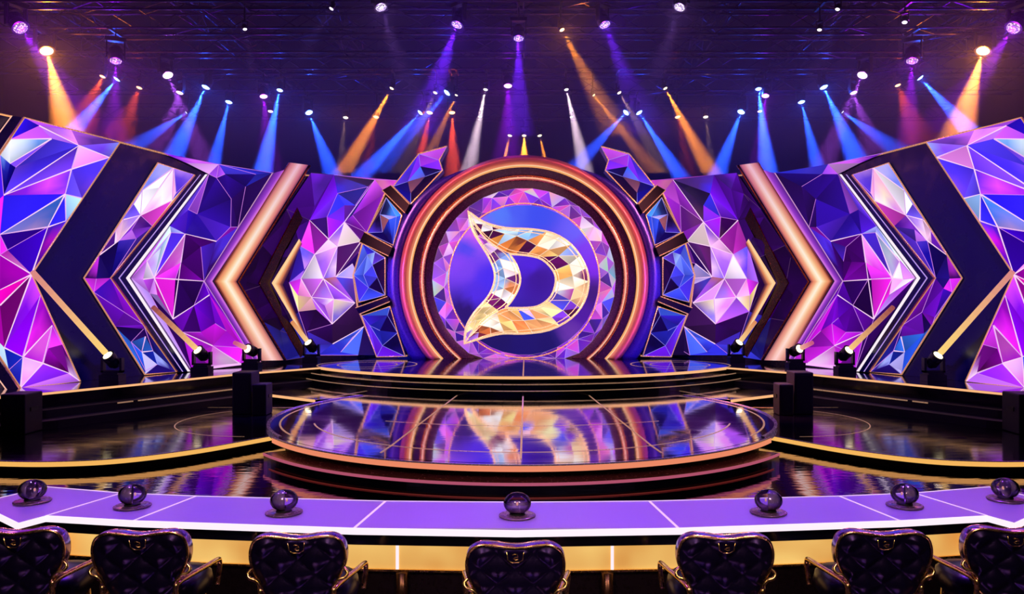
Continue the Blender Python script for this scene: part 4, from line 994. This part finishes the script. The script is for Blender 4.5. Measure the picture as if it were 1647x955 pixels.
# ------------------------------------------------------------------ judges' chairs
def chair_parts(root):
    HALF = [(0, .916), (.06, .921), (.13, .932), (.21, .934), (.270, .906), (.295, .85), (.298, .79), (.288, .74), (.268, .69), (.242, .63), (.215, .55), (.16, .49), (.07, .47), (0, .468)]
    h = cat(HALF, 6)
    outl = [(p.x, p.y) for p in h] + [(-p.x, p.y) for p in h[-2:0:-1]]
    n = len(outl); cz = 0.74
    ybase = lambda z: -0.0 - 0.10 * (z - 0.47)      # slight backward lean
    # shell
    vs = []; fs = []
    prof = [(1.0, 0.0), (1.0, 0.085), (0.94, 0.11), (0.6, 0.10), (0.2, 0.095)]
    for sc_, y in prof:
        for x, z in outl: vs.append((x * sc_, ybase(z) + y, cz + (z - cz) * sc_))
    for j in range(len(prof) - 1):
        for i in range(n): fs.append((j * n + i, j * n + (i + 1) % n, (j + 1) * n + (i + 1) % n, (j + 1) * n + i))
    fs.append(tuple(range((len(prof) - 1) * n, len(prof) * n)))
    mesh('backrest', vs, fs, M_LEATHER, root, None, None, True, False)
    # tufted rear panel
    def tuft(x, z):
        a, b = 0.11, 0.098
        u = x / a + z / b; v = x / a - z / b
        fu = abs(math.sin(PI * u / 2)); fv = abs(math.sin(PI * v / 2))
        return 0.03 * (fu * fv) ** 0.7
    vs = []; fs = []; K = 30
    for k in range(K + 1):
        sc_ = 1 - k / (K + 0.4)
        fall = min(1, (1 - sc_) * 6)
        for x, z in outl:
            X, Z = x * 0.965 * sc_, cz + (z - cz) * 0.965 * sc_
            vs.append((X, ybase(Z) - 0.004 - fall * tuft(X, Z), Z))
    for k in range(K):
        for i in range(n): fs.append((k * n + i, (k + 1) * n + i, (k + 1) * n + (i + 1) % n, k * n + (i + 1) % n))
    fs.append(tuple(range(K * n, (K + 1) * n))[::-1])
    mesh('tufted_panel', vs, fs, M_LEATHER, root, None, None, True, False)
    mb = MB(); mb.tube([(x, ybase(z) - 0.004, z) for x, z in outl], 0.009, 10, True)
    mb.tube([(x * 0.985, ybase(z) + 0.09, cz + (z - cz) * 0.99) for x, z in outl], 0.007, 8, True)
    vs = []
    for sc_, y in ((1.0, -0.004), (1.03, 0.02), (1.03, 0.07), (1.0, 0.092)):
        for x, z in outl: vs.append((x * sc_, ybase(z) + y, cz + (z - cz) * sc_))
    mesh('shell_rim', vs, [(j * n + i, j * n + (i + 1) % n, (j + 1) * n + (i + 1) % n, (j + 1) * n + i) for j in range(3) for i in range(n)], mat('violet_chrome', (150, 120, 190), 0.22, 1.0, rvar=0.06), root, None, None, True, False)
    mb.build('gold_frame', M_GOLD, root, smooth=True, world=False, label='gold frame tube')
    # emblem plate
    pl = [(-.052, .0), (-.045, -.05), (-.02, -.066), (.02, -.066), (.045, -.05), (.052, .0)]
    vs = [(x, ybase(.9 + z) - 0.034, .902 + z) for x, z in pl] + [(x, ybase(.9 + z) - 0.0, .902 + z) for x, z in pl]
    p = mesh('badge', vs, [tuple(range(6))[::-1]] + [(i, (i + 1) % 6, 6 + (i + 1) % 6, 6 + i) for i in range(6)], mat('smoked_badge', (34, 18, 60), 0.12, 0.5, rvar=0.04), root, None, None, False, False)
    mb = MB(); mb.tube([(x, ybase(.9 + z) - 0.036, .902 + z) for x, z in ((-.02, -.018), (-.005, -.012), (.015, -.018), (.018, -.03), (.0, -.033), (-.012, -.04), (.004, -.05), (.018, -.045))], 0.0035, 6)
    mb.tube([(x, ybase(.9 + z) - 0.034, .902 + z) for x, z in pl], 0.003, 6)
    mb.build('badge_mark', M_GOLD, p, smooth=True, world=False)
    # seat
    vs = []; fs = []; m = 24
    prof = [(0.88, 0.38), (1.0, 0.41), (1.04, 0.46), (1.0, 0.52), (0.88, 0.555), (0.5, 0.57)]
    for sc_, z in prof:
        for k in range(m):
            a = 2 * PI * k / m; ex = 0.55
            cx_, sy_ = math.cos(a), math.sin(a)
            vs.append((0.30 * sc_ * math.copysign(abs(cx_) ** ex, cx_), 0.33 + 0.25 * sc_ * math.copysign(abs(sy_) ** ex, sy_), z))
    for j in range(len(prof) - 1):
        for k in range(m): fs.append((j * m + k, j * m + (k + 1) % m, (j + 1) * m + (k + 1) % m, (j + 1) * m + k))
    fs.append(tuple(range(m))[::-1]); fs.append(tuple(range((len(prof) - 1) * m, len(prof) * m)))
    mesh('seat', vs, fs, M_LEATHER, root, None, None, True, False)
    for s in (-1, 1):
        P = cat([(s * .275, -.02, .71), (s * .305, -.045, .69), (s * .285, -.055, .655), (s * .225, -.05, .635), (s * .21, -.05, .56), (s * .215, 0.0, .47)], 5)
        P = cat3([(s * .272, -.012, .735), (s * .312, -.03, .70), (s * .30, -.045, .672), (s * .255, -.05, .655), (s * .222, -.045, .60), (s * .21, .02, .50)])
        mb = MB(); mb.tube(P, 0.011, 8); mb.build('scroll', M_GOLD, root, smooth=True, world=False)
        P = cat3([(s * .235, -.03, .43), (s * .228, -.045, .56), (s * .236, -.03, .60), (s * .27, .10, .61), (s * .315, .28, .61), (s * .343, .42, .606), (s * .348, .455, .59), (s * .345, .462, .53), (s * .33, .462, .42)])
        mb = MB(); mb.tube(P, 0.017, 10); mb.build('armrest', M_GOLD, root, smooth=True, world=False, label='gold armrest tube')
        for y0, y1 in ((.10, .02), (.52, .56)):
            mb = MB(); mb.tube([(s * .21, y0, .39), (s * .235, y1, .0)], [.018, .011], 8); mb.build('leg', M_GOLD, root, smooth=True, world=False)
def cat3(P, n=5):
    return cat(P, n)
CH = [(30, 850, .10, 'outermost left judge chair, cut off by the frame side'), (229, 853, .06, 'second judge chair from the left, gold framed black tufted back'),
      (481, 858, .03, 'third judge chair from the left, before the amber panel'), (829, 872, 0.0, 'central judge chair standing alone before the desk middle'),
      (1165, 858, -.03, 'third judge chair from the right, before the amber panel'), (1418, 853, -.06, 'second judge chair from the right, gold framed black tufted back'), (1625, 848, -.10, 'outermost right judge chair, cut off by the frame side')]
proto = None
for px, py, rz, lab in CH:
    Y = (CZ - 0.938) * F / (py - HY); X = CX + (px - VPX) / F * Y
    ch = thing('judge_chair', lab, 'chair', (X, Y, 0), rz, 'judge chairs behind the desk')
    if proto is None: chair_parts(ch); proto = ch
    else:
        for o in list(proto.children):
            c = o.copy(); C.objects.link(c); c.parent = ch
            for g in o.children:
                d = g.copy(); C.objects.link(d); d.parent = c

# ------------------------------------------------------------------ boxes on the stage side
def cabinet(name, label, cat_, x0, x1, ytop, ybot, zb, s, depth=0.5):
    a = atz(x0, ybot, zb); b = atz(x1, ybot, zb); h = (ybot - ytop) * a.y / F
    xa, xb = a.x, b.x
    if s > 0: xa, xb = -b.x, -a.x
    t = thing(name, label, cat_, ((xa + xb) / 2, a.y, zb))
    mb = MB(); mb.box((xa, a.y, zb), (xb, a.y + depth, zb + h)); o = mb.build('cabinet', M_BLACK, t)
    bv_ = o.modifiers.new('bevel', 'BEVEL'); bv_.width = 0.02; bv_.segments = 2
    mb = MB(); mb.box((xa + 0.04, a.y - 0.012, zb + 0.05), (xb - 0.04, a.y - 0.001, zb + h - 0.05)); mb.build('grille', mat('speaker_grille', (18, 16, 24), 0.5, 0.5, bump=0.6, bscale=150), t)
    mb = MB()
    for x in (xa - 0.012, xb + 0.001): mb.box((x, a.y + 0.15, zb + h * 0.55), (x + 0.011, a.y + 0.35, zb + h * 0.65))
    mb.build('handle', M_FIX, t)
    return t
for s in (-1, 1):
    cabinet('speaker_cabinet', 'tall black speaker box beside the %s end of the stage steps' % SIDE[s], 'speaker', 373, 404, 599, 666, ZP, s)
    cabinet('speaker_cabinet', 'low black monitor box next to the tall %s speaker box' % SIDE[s], 'speaker', 405, 428, 618, 668, ZP, s, 0.4)
    cabinet('speaker_cabinet', 'black speaker box below the outermost %s crystal screen' % SIDE[s], 'speaker', 0, 40, 634, 699, ZP, s)

# ------------------------------------------------------------------ lighting rig
ROWS = [16.9, 18.4, 20.2, 22.2, 23.8, 26.3, 30.2]
ZB = 9.1
RLAB = ['lattice truss nearest the camera, highest in view', 'second lattice truss from the camera', 'third lattice truss from the camera, above the amber corner lamps', 'fourth lattice truss crossing above the arch', 'fifth lattice truss with the blue beam lamps', 'sixth lattice truss carrying the lower blue lamps', 'rearmost lattice truss holding three amber lamps']
def truss(label, a, b, wdt=0.5, step=0.8, g='roof trusses'):
    a, b = Vector(a), Vector(b); d = (b - a); L = d.length; d.normalize()
    side = Vector((0, 0, 1)).cross(d).normalized()
    t = thing('lattice_truss', label, 'truss', a, 0, g)
    n = int(L / step); off = [side * (i * wdt / 2) + Vector((0, 0, j * wdt)) for i, j in ((-1, 0), (1, 0), (1, 1), (-1, 1))]
    for o in off:
        mb = MB(); mb.tube([a + o, b + o], 0.03, 6); mb.build('chord', M_TRUSS, t)
    mb = MB()
    for u in (0.12, 0.5, 0.88):
        c_ = a + d * (L * u); mc = MB(); mc.tube([c_ + off[0] * 0.5 + off[1] * 0.5 + Vector((0, 0, 0.0)), c_ + Vector((0, 0, 13.5 - a.z))], 0.012, 6); mc.tube([c_ + off[0], c_ + off[1]], 0.02, 6); mc.tube([c_ + off[2], c_ + off[3]], 0.02, 6); mc.build('suspension_cable', M_FIX, t)
    for k in range(4):
        o1, o2 = off[k], off[(k + 1) % 4]
        for i in range(n):
            p = a + d * (L * i / n); q = a + d * (L * (i + 1) / n)
            A_, B_ = (p + o1, q + o2) if i % 2 == 0 else (p + o2, q + o1)
            mb.tube([A_, B_], 0.014, 4)
    mb.build('lattice', M_TRUSS, t)
    return t
for y, l in zip(ROWS, RLAB): truss(l, (-16, y, ZB), (16, y, ZB))
for s in (-1, 1):
    for x, l in ((5.2, 'inner'), (8.6, 'middle'), (12.4, 'outer')):
        truss('%s %s lattice truss running from the camera towards the back' % (l, SIDE[s]), (s * x, 11.5, ZB + 0.75), (s * x, 30.8, ZB + 0.75))
# fixture meshes, unit size: head axis -Z, lens radius 1
def fx_head():
    mb = MB(); mb.lathe([(0.3, 2.9), (0.75, 2.8), (1.05, 2.2), (1.1, 1.2), (1.2, 0.9), (1.2, 0.1), (1.25, 0.05), (1.25, -0.06), (1.05, -0.06), (1.02, 0.02)], 20)
    for k in range(5): mb.lathe([(1.0, 1.4 + 0.18 * k), (1.17, 1.4 + 0.18 * k), (1.17, 1.48 + 0.18 * k), (1.0, 1.48 + 0.18 * k)], 20)
    return mb
def fx_lens():
    mb = MB(); mb.lathe([(0.98, 0.0), (0.94, -0.1), (0.75, -0.24), (0.45, -0.33), (0.1, -0.36)], 20); return mb
def fx_yoke():
    mb = MB()
    for s in (-1, 1): mb.box((s * 1.45 - 0.12, -0.4, 0.6), (s * 1.45 + 0.12, 0.4, 3.6)); mb.tube([(s * 1.15, 0, 1.4), (s * 1.5, 0, 1.4)], 0.3, 10)
    mb.box((-1.7, -0.6, 3.6), (1.7, 0.6, 4.3)); return mb
hm = fx_head().build('head_src', M_FIX, None, smooth=False); ym = fx_yoke().build('yoke_src', M_FIX, None); lm = fx_lens().build('lens_src', M_FIX, None, smooth=True)
HEAD, YOKE, LENS = hm.data, ym.data, lm.data
for o in (hm, ym, lm): bpy.data.objects.remove(o)
def lens_mat(name, col, es, dots=False):
    if name in MATS: return MATS[name]
    m = mat(name, (30, 20, 40), 0.2, emis=col, es=es, rvar=0.02, sample=False)
    if dots:
        nt = m.node_tree; p = nt.nodes['Principled BSDF']
        tc = nt.nodes.new('ShaderNodeTexCoord'); v = nt.nodes.new('ShaderNodeTexVoronoi'); v.inputs['Scale'].default_value = 4.2
        nt.links.new(tc.outputs['Object'], v.inputs['Vector'])
        mr = nt.nodes.new('ShaderNodeMapRange'); mr.inputs[1].default_value = 0.25; mr.inputs[2].default_value = 0.5; mr.inputs[3].default_value = es; mr.inputs[4].default_value = es * 0.12
        nt.links.new(v.outputs['Distance'], mr.inputs[0]); nt.links.new(mr.outputs[0], p.inputs['Emission Strength'])
    return m
COL = {'blue': (34, 84, 255), 'amber': (255, 150, 30), 'orange': (255, 84, 30), 'magenta': (170, 16, 255), 'pink': (190, 90, 255), 'violet': (110, 30, 255), 'white': (255, 225, 235), 'warm': (255, 200, 150), 'lilac': (190, 130, 255)}
LCOL = {'blue': (190, 220, 255), 'amber': (255, 236, 190), 'orange': (255, 205, 150), 'magenta': (250, 190, 255), 'pink': (255, 215, 255), 'violet': (240, 200, 255), 'white': (255, 245, 255), 'warm': (255, 235, 215), 'lilac': (250, 235, 255)}
KW = 0.62
def fixture(px, py, d, col, tgt, deg, energy, label, dots=False, tilt=2.5):
    Y0 = 6.05 * F / (HY - py); Y = min(ROWS, key=lambda y: abs(y - Y0))
    p = aty(px, py, Y); r = max(0.045, d / 2 * Y / F)
    tg = aty(tgt[0], tgt[1], Y); tg.y -= 0.26 * (tg - p).length; dr = (tg - p).normalized()
    t = thing('stage_light', label, 'stage light', p, 0, col + ' stage lights in the rig')
    qh = (-dr).to_track_quat('Z', 'Y')
    for nm, me in (('head', HEAD), ('lens', LENS)):
        o = bpy.data.objects.new(nm, me); C.objects.link(o); o.parent = t; o.rotation_mode = 'QUATERNION'; o.rotation_quaternion = qh; o.scale = (r, r, r)
        if nm == 'lens':
            o.material_slots[0].link = 'OBJECT'
            o.material_slots[0].material = lens_mat('lens_%s%s' % (col, '_cells' if dots else ''), LCOL[col] if not dots else LCOL[col], 3.0 if not dots else 2.5, dots)
            o['label'] = 'glowing %s lens' % col
    up = p - dr * (2.9 * r) ; top = 4.2 * r
    o = bpy.data.objects.new('yoke', YOKE); C.objects.link(o); o.parent = t; o.scale = (r, r, r)
    yaw = math.atan2(dr.y, dr.x) + PI / 2; o.rotation_euler = (0, 0, yaw)
    piv = -dr * (1.4 * r); o.location = piv - Vector((0, 0, 1.4 * r))
    zt = piv.z - 1.4 * r + 4.2 * r
    H = ZB - p.z
    mb = MB(); xy = Vector((piv.x, piv.y, 0))
    x1 = Vector((piv.x, Y - p.y, 0))
    if H > zt + 0.02: mb.tube([xy + Vector((0, 0, zt)), xy + Vector((0, 0, H + 0.03))], 0.02, 6)
    else: mb.tube([xy + Vector((0, 0, zt)), xy + Vector((0, 0, zt + 0.12))], 0.03, 6)
    b_ = H - 0.055 if zt < H - 0.08 else H + 0.015
    mb.box((piv.x - 0.03, -0.33, b_), (piv.x + 0.03, 0.33, b_ + 0.035))
    mb.build('hanger', M_FIX, t, world=False)
    if d >= 8:
        l = bpy.data.lights.new('glow', 'POINT'); l.energy = 22 * (d / 12.0) ** 1.5 * {'blue': 2.8, 'amber': 3.6, 'orange': 0.8, 'magenta': 1.2, 'violet': 1.2}.get(col, 0.4); l.color = rgb(COL[col])[:3]; l.shadow_soft_size = 0.03
        lo = bpy.data.objects.new('glow', l); C.objects.link(lo); lo.parent = t; lo.location = dr * (0.45 * r + 0.05)
    if energy:
        gain = {'blue': 3.3, 'amber': 1.9, 'orange': 1.2, 'magenta': 0.4, 'pink': 0.45, 'violet': 0.6, 'white': 1.3, 'warm': 0.6, 'lilac': 0.2}[col]
        l = bpy.data.lights.new('beam', 'SPOT'); l.energy = energy * KW * gain; l.color = rgb(COL[col])[:3]; l.spot_size = math.radians(deg); l.spot_blend = 0.85; l.shadow_soft_size = 0.02
        lo = bpy.data.objects.new('beam', l); C.objects.link(lo); lo.parent = t; lo.rotation_mode = 'QUATERNION'; lo.rotation_quaternion = dr.to_track_quat('-Z', 'Y'); lo.location = dr * (0.45 * r + 0.03)
B = 60000
LAMPS = [
 # px, py, diameter px, colour, target, cone, energy, label
 (33,45,22,'magenta',(66,85),24,B*.35,'round cell-lens purple lamp in the top left corner',True),
 (1630,45,22,'magenta',(1597,85),24,B*.35,'round cell-lens purple lamp in the top right corner',True),
 (75,82,20,'amber',(125,205),22,B*0.9,'large blazing amber lamp at far left'),
 (1581,82,20,'amber',(1528,205),22,B*0.9,'large blazing amber lamp at far right'),
 (186,98,18,'magenta',(192,150),22,B*.4,'big magenta lamp above the outermost left blue beam',True),
 (1467,98,18,'magenta',(1458,150),22,B*.4,'big magenta lamp above the outermost right blue beam',True),
 (270,121,16,'pink',(300,178),16,B*.6,'pink lamp high over the left dark chevron'),
 (1387,121,16,'pink',(1357,178),16,B*.6,'pink lamp high over the right dark chevron'),
 (289,149,11,'pink',(278,200),30,B*.25,'small pink lamp below the high pink lamp, left'),
 (1373,149,11,'pink',(1384,200),30,B*.25,'small pink lamp below the high pink lamp, right'),
 (613,12,18,'lilac',(630,60),22,B*.08,'pale lilac lamp at the top edge, left of middle',True),
 (1093,12,18,'lilac',(1076,60),22,B*.08,'pale lilac lamp at the top edge, right of middle',True),
 (735,40,18,'violet',(722,85),24,B*.5,'violet lamp high up, left of the arch axis',True),
 (973,40,18,'violet',(988,85),24,B*.25,'violet lamp high up, right of the arch axis',True),
 (834,62,16,'violet',(834,115),22,B*.5,'violet lamp directly above the arch centre',True),
 (817,138,13,'magenta',(817,190),28,B*.4,'magenta lamp low above the arch, just left of centre'),
 (424,155,12,'magenta',(430,190),24,B*.3,'magenta lamp left of the tall left blue beam'),
 (1231,154,12,'magenta',(1226,190),24,B*.3,'magenta lamp right of the tall right blue beam'),
 (188,127,11,'blue',(135,215),17,B*1.1,'outermost left blue beam lamp slanting outwards'),
 (1480,125,11,'blue',(1540,212),17,B*1.1,'outermost right blue beam lamp slanting outwards'),
 (331,140,13,'blue',(288,275),18,B*1.0,'blue lamp with glow above the slim left screen'),
 (1325,140,13,'blue',(1368,275),18,B*1.0,'blue lamp with glow above the slim right screen'),
 (368,164,11,'blue',(352,285),15,B*.8,'blue lamp above the left white shard screen'),
 (1289,164,11,'blue',(1306,285),15,B*.8,'blue lamp above the right white shard screen'),
 (450,145,10,'blue',(434,285),15,B*1.5,'tall bright blue beam lamp left of the peach chevron top'),
 (1220,143,10,'blue',(1224,285),15,B*1.5,'tall bright blue beam lamp right of the peach chevron top'),
 (497,181,12,'blue',(532,262),18,B*.6,'glowing blue lamp just right of the left peach chevron top'),
 (1192,180,12,'blue',(1158,260),18,B*.6,'glowing blue lamp just left of the right peach chevron top'),
 (719,149,12,'blue',(660,222),16,B*.35,'small blue lamp high left of the arch'),
 (676,181,10,'blue',(590,288),14,B*1.1,'blue lamp with long beam slanting down to the left diamonds'),
 (1007,181,11,'blue',(935,262),16,B*.5,'left of the paired blue lamps right of the arch'),
 (1028,181,11,'blue',(1088,288),14,B*1.1,'right of the paired blue lamps right of the arch'),
 (300,181,5,'blue',(250,222),20,B*.4,'tiny blue lamp low over the left wall'),
 (1355,180,5,'blue',(1403,222),20,B*.4,'tiny blue lamp low over the right wall'),
 (165,123,9,'orange',(158,150),40,B*.12,'small orange lamp beside the outermost left blue lamp'),
 (224,141,9,'orange',(216,175),40,B*.08,'small orange lamp right of the outermost left blue beam'),
 (1444,137,9,'orange',(1452,172),40,B*.08,'small orange lamp left of the outermost right blue beam'),
 (630,142,7,'amber',(566,275),13,B*1.0,'amber beam lamp slanting towards the left diamonds'),
 (1070,142,7,'amber',(1132,280),13,B*1.0,'amber beam lamp slanting towards the right diamonds'),
 (605,188,9,'orange',(600,230),20,B*.06,'orange lamp inside the left amber beam'),
 (1090,188,9,'orange',(1096,230),20,B*.06,'orange lamp inside the right amber beam'),
 (691,181,10,'orange',(679,262),18,B*.5,'left orange lamp of the pair left of the arch'),
 (727,181,10,'orange',(731,262),20,B*.5,'right orange lamp of the pair left of the arch'),
 (734,153,5,'amber',(717,196),12,B*.3,'tiny amber beam above the orange pair'),
 (700,149,7,'warm',(688,180),16,B*.15,'small warm lamp above the orange pair'),
 (996,149,7,'warm',(1012,180),16,B*.2,'small warm lamp above the blue pair'),
 (556,189,8,'warm',(553,250),14,B*.1,'small warm lamp above the left diamonds'),
 (1135,188,8,'warm',(1139,250),14,B*.1,'small warm lamp above the right diamonds'),
 (820,218,7,'amber',(811,262),13,B*.5,'left of three amber lamps on top of the arch'),
 (843,218,7,'amber',(843,262),26,B*.7,'middle of three amber lamps on top of the arch'),
 (868,218,7,'amber',(877,262),13,B*.5,'right of three amber lamps on top of the arch'),
 (904,48,8,'amber',(968,185),17,B*.22,'single amber lamp with wide beam crossing the upper trusses'),
 (955,153,5,'amber',(992,205),12,B*.35,'tiny amber lamp at the end of the wide amber beam'),
 (781,144,7,'white',(757,278),13,B*.9,'white beam lamp left above the arch'),
 (911,144,7,'white',(938,278),13,B*.9,'white beam lamp right above the arch'),
 (772,188,5,'white',(765,230),14,B*.05,'tiny white lamp inside the left white beam'),
 (919,188,5,'white',(927,230),14,B*.05,'tiny white lamp inside the right white beam'),
 (435,179,8,'pink',(434,215),16,B*.08,'small pink lamp inside the tall left blue beam'),
 (1222,179,7,'pink',(1223,215),16,B*.08,'small pink lamp inside the tall right blue beam'),
 (533,14,7,'lilac',(520,40),16,B*.05,'tiny lilac lamp at the top edge, further left of middle'),
 (394,47,6,'lilac',(400,70),16,B*.04,'tiny lilac lamp among the left trusses'),
 (1347,15,6,'lilac',(1338,40),16,B*.04,'tiny lilac lamp at the top edge at right'),
 (1318,48,7,'lilac',(1312,75),16,B*.04,'tiny lilac lamp among the right trusses'),
 (1455,36,8,'lilac',(1450,60),16,B*.04,'slim lilac lamp near the top right corner'),
]
for L in LAMPS: fixture(*L)

# moving heads standing on the stage in front of the walls, their narrow light shafts built as glowing solids
def floor_head(px, py, tip, r, col0, col1, label, s, d):
    g = atz(px, py, ZS) if py else None
    P = wallpt(px, py, d); P.z = ZS
    ax = wallpt(tip[0], tip[1], d + 0.05); ce = P + Vector((0, 0, 0.42))
    P, ax, ce = mir(P, -s), mir(ax, -s), mir(ce, -s)
    dr = (ax - ce).normalized()
    t = thing('moving_head', label, 'stage light', P, 0, 'moving heads on the stage floor')
    k = 0.1
    mb = MB(); mb.box((-0.2, -0.16, 0.002), (0.2, 0.16, 0.14)); mb.box((-0.16, -0.12, 0.14), (0.16, 0.12, 0.18)); o = mb.build('base', M_FIX, t, world=False)
    mb = MB()
    for q in (-1, 1): mb.box((q * 0.19 - 0.025, -0.06, 0.18), (q * 0.19 + 0.025, 0.06, 0.48))
    mb.box((-0.215, -0.06, 0.18), (0.215, 0.06, 0.22)); mb.build('yoke', M_FIX, t, world=False)
    qh = (-dr).to_track_quat('Z', 'Y')
    o = bpy.data.objects.new('head', HEAD); C.objects.link(o); o.parent = t; o.rotation_mode = 'QUATERNION'; o.rotation_quaternion = qh; o.scale = (0.11, 0.11, 0.11); o.location = Vector((0, 0, 0.42)) + dr * 0.16
    o = bpy.data.objects.new('lens', LENS); C.objects.link(o); o.parent = t; o.rotation_mode = 'QUATERNION'; o.rotation_quaternion = qh; o.scale = (0.1, 0.1, 0.1); o.location = Vector((0, 0, 0.42)) + dr * 0.16
    o.material_slots[0].link = 'OBJECT'; o.material_slots[0].material = lens_mat('lens_amber', LCOL['amber'], 3.0)
    VS = []
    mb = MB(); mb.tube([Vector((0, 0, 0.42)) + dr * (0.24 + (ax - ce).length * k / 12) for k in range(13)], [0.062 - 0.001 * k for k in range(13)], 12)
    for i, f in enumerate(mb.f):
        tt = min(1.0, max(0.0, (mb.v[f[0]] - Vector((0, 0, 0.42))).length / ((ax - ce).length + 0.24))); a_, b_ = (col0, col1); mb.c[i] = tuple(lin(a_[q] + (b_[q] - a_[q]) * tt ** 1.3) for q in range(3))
    mb.build('solid_beam', M_GLOW, t, True, True, False, label='amber light shaft built as a glowing solid')
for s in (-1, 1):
    floor_head(181, 604, (66, 452), 0.05, (255, 214, 120), (215, 130, 130), 'moving head at the foot of the %s dark chevron with an amber shaft built solid' % SIDE[s], s, 0.55)
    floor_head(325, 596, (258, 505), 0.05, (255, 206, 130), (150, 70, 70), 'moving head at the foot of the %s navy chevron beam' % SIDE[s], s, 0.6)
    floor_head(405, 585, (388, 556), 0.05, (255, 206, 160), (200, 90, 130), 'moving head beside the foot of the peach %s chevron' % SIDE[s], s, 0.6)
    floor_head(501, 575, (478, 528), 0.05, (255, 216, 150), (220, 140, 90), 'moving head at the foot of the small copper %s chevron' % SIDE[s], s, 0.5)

# ------------------------------------------------------------------ haze hanging in the rig
m = bpy.data.materials.new('haze'); m.use_nodes = True; nt = m.node_tree
nt.nodes.remove(nt.nodes['Principled BSDF'])
vs_ = nt.nodes.new('ShaderNodeVolumeScatter'); vs_.inputs['Density'].default_value = 0.02; vs_.inputs['Anisotropy'].default_value = 0.2; vs_.inputs['Color'].default_value = (0.92, 0.85, 1, 1)
nt.links.new(vs_.outputs[0], nt.nodes['Material Output'].inputs['Volume'])
back_ = [p for p in plan_off(-0.42)][1:]
left_ = [Vector((p.x, p.y)) for p in back_]; left_[-1] = Vector((-2.6, 25.1))
pl_ = [Vector((-22, left_[0].y))] + left_ + [Vector((-p.x, p.y)) for p in reversed(left_)] + [Vector((22, left_[0].y)), Vector((22, 36.4)), Vector((-22, 36.4))]
mb = MB(); prism(pl_, 0.76, 5.99, mb, 0, 0); mb.box((-22, 15.5, 6.0), (22, 36.4, 13.2))
hz = mb.build('haze', m); tag(hz, 'thin haze hanging among the lamps above and behind the crystal walls', 'haze', kind='stuff')
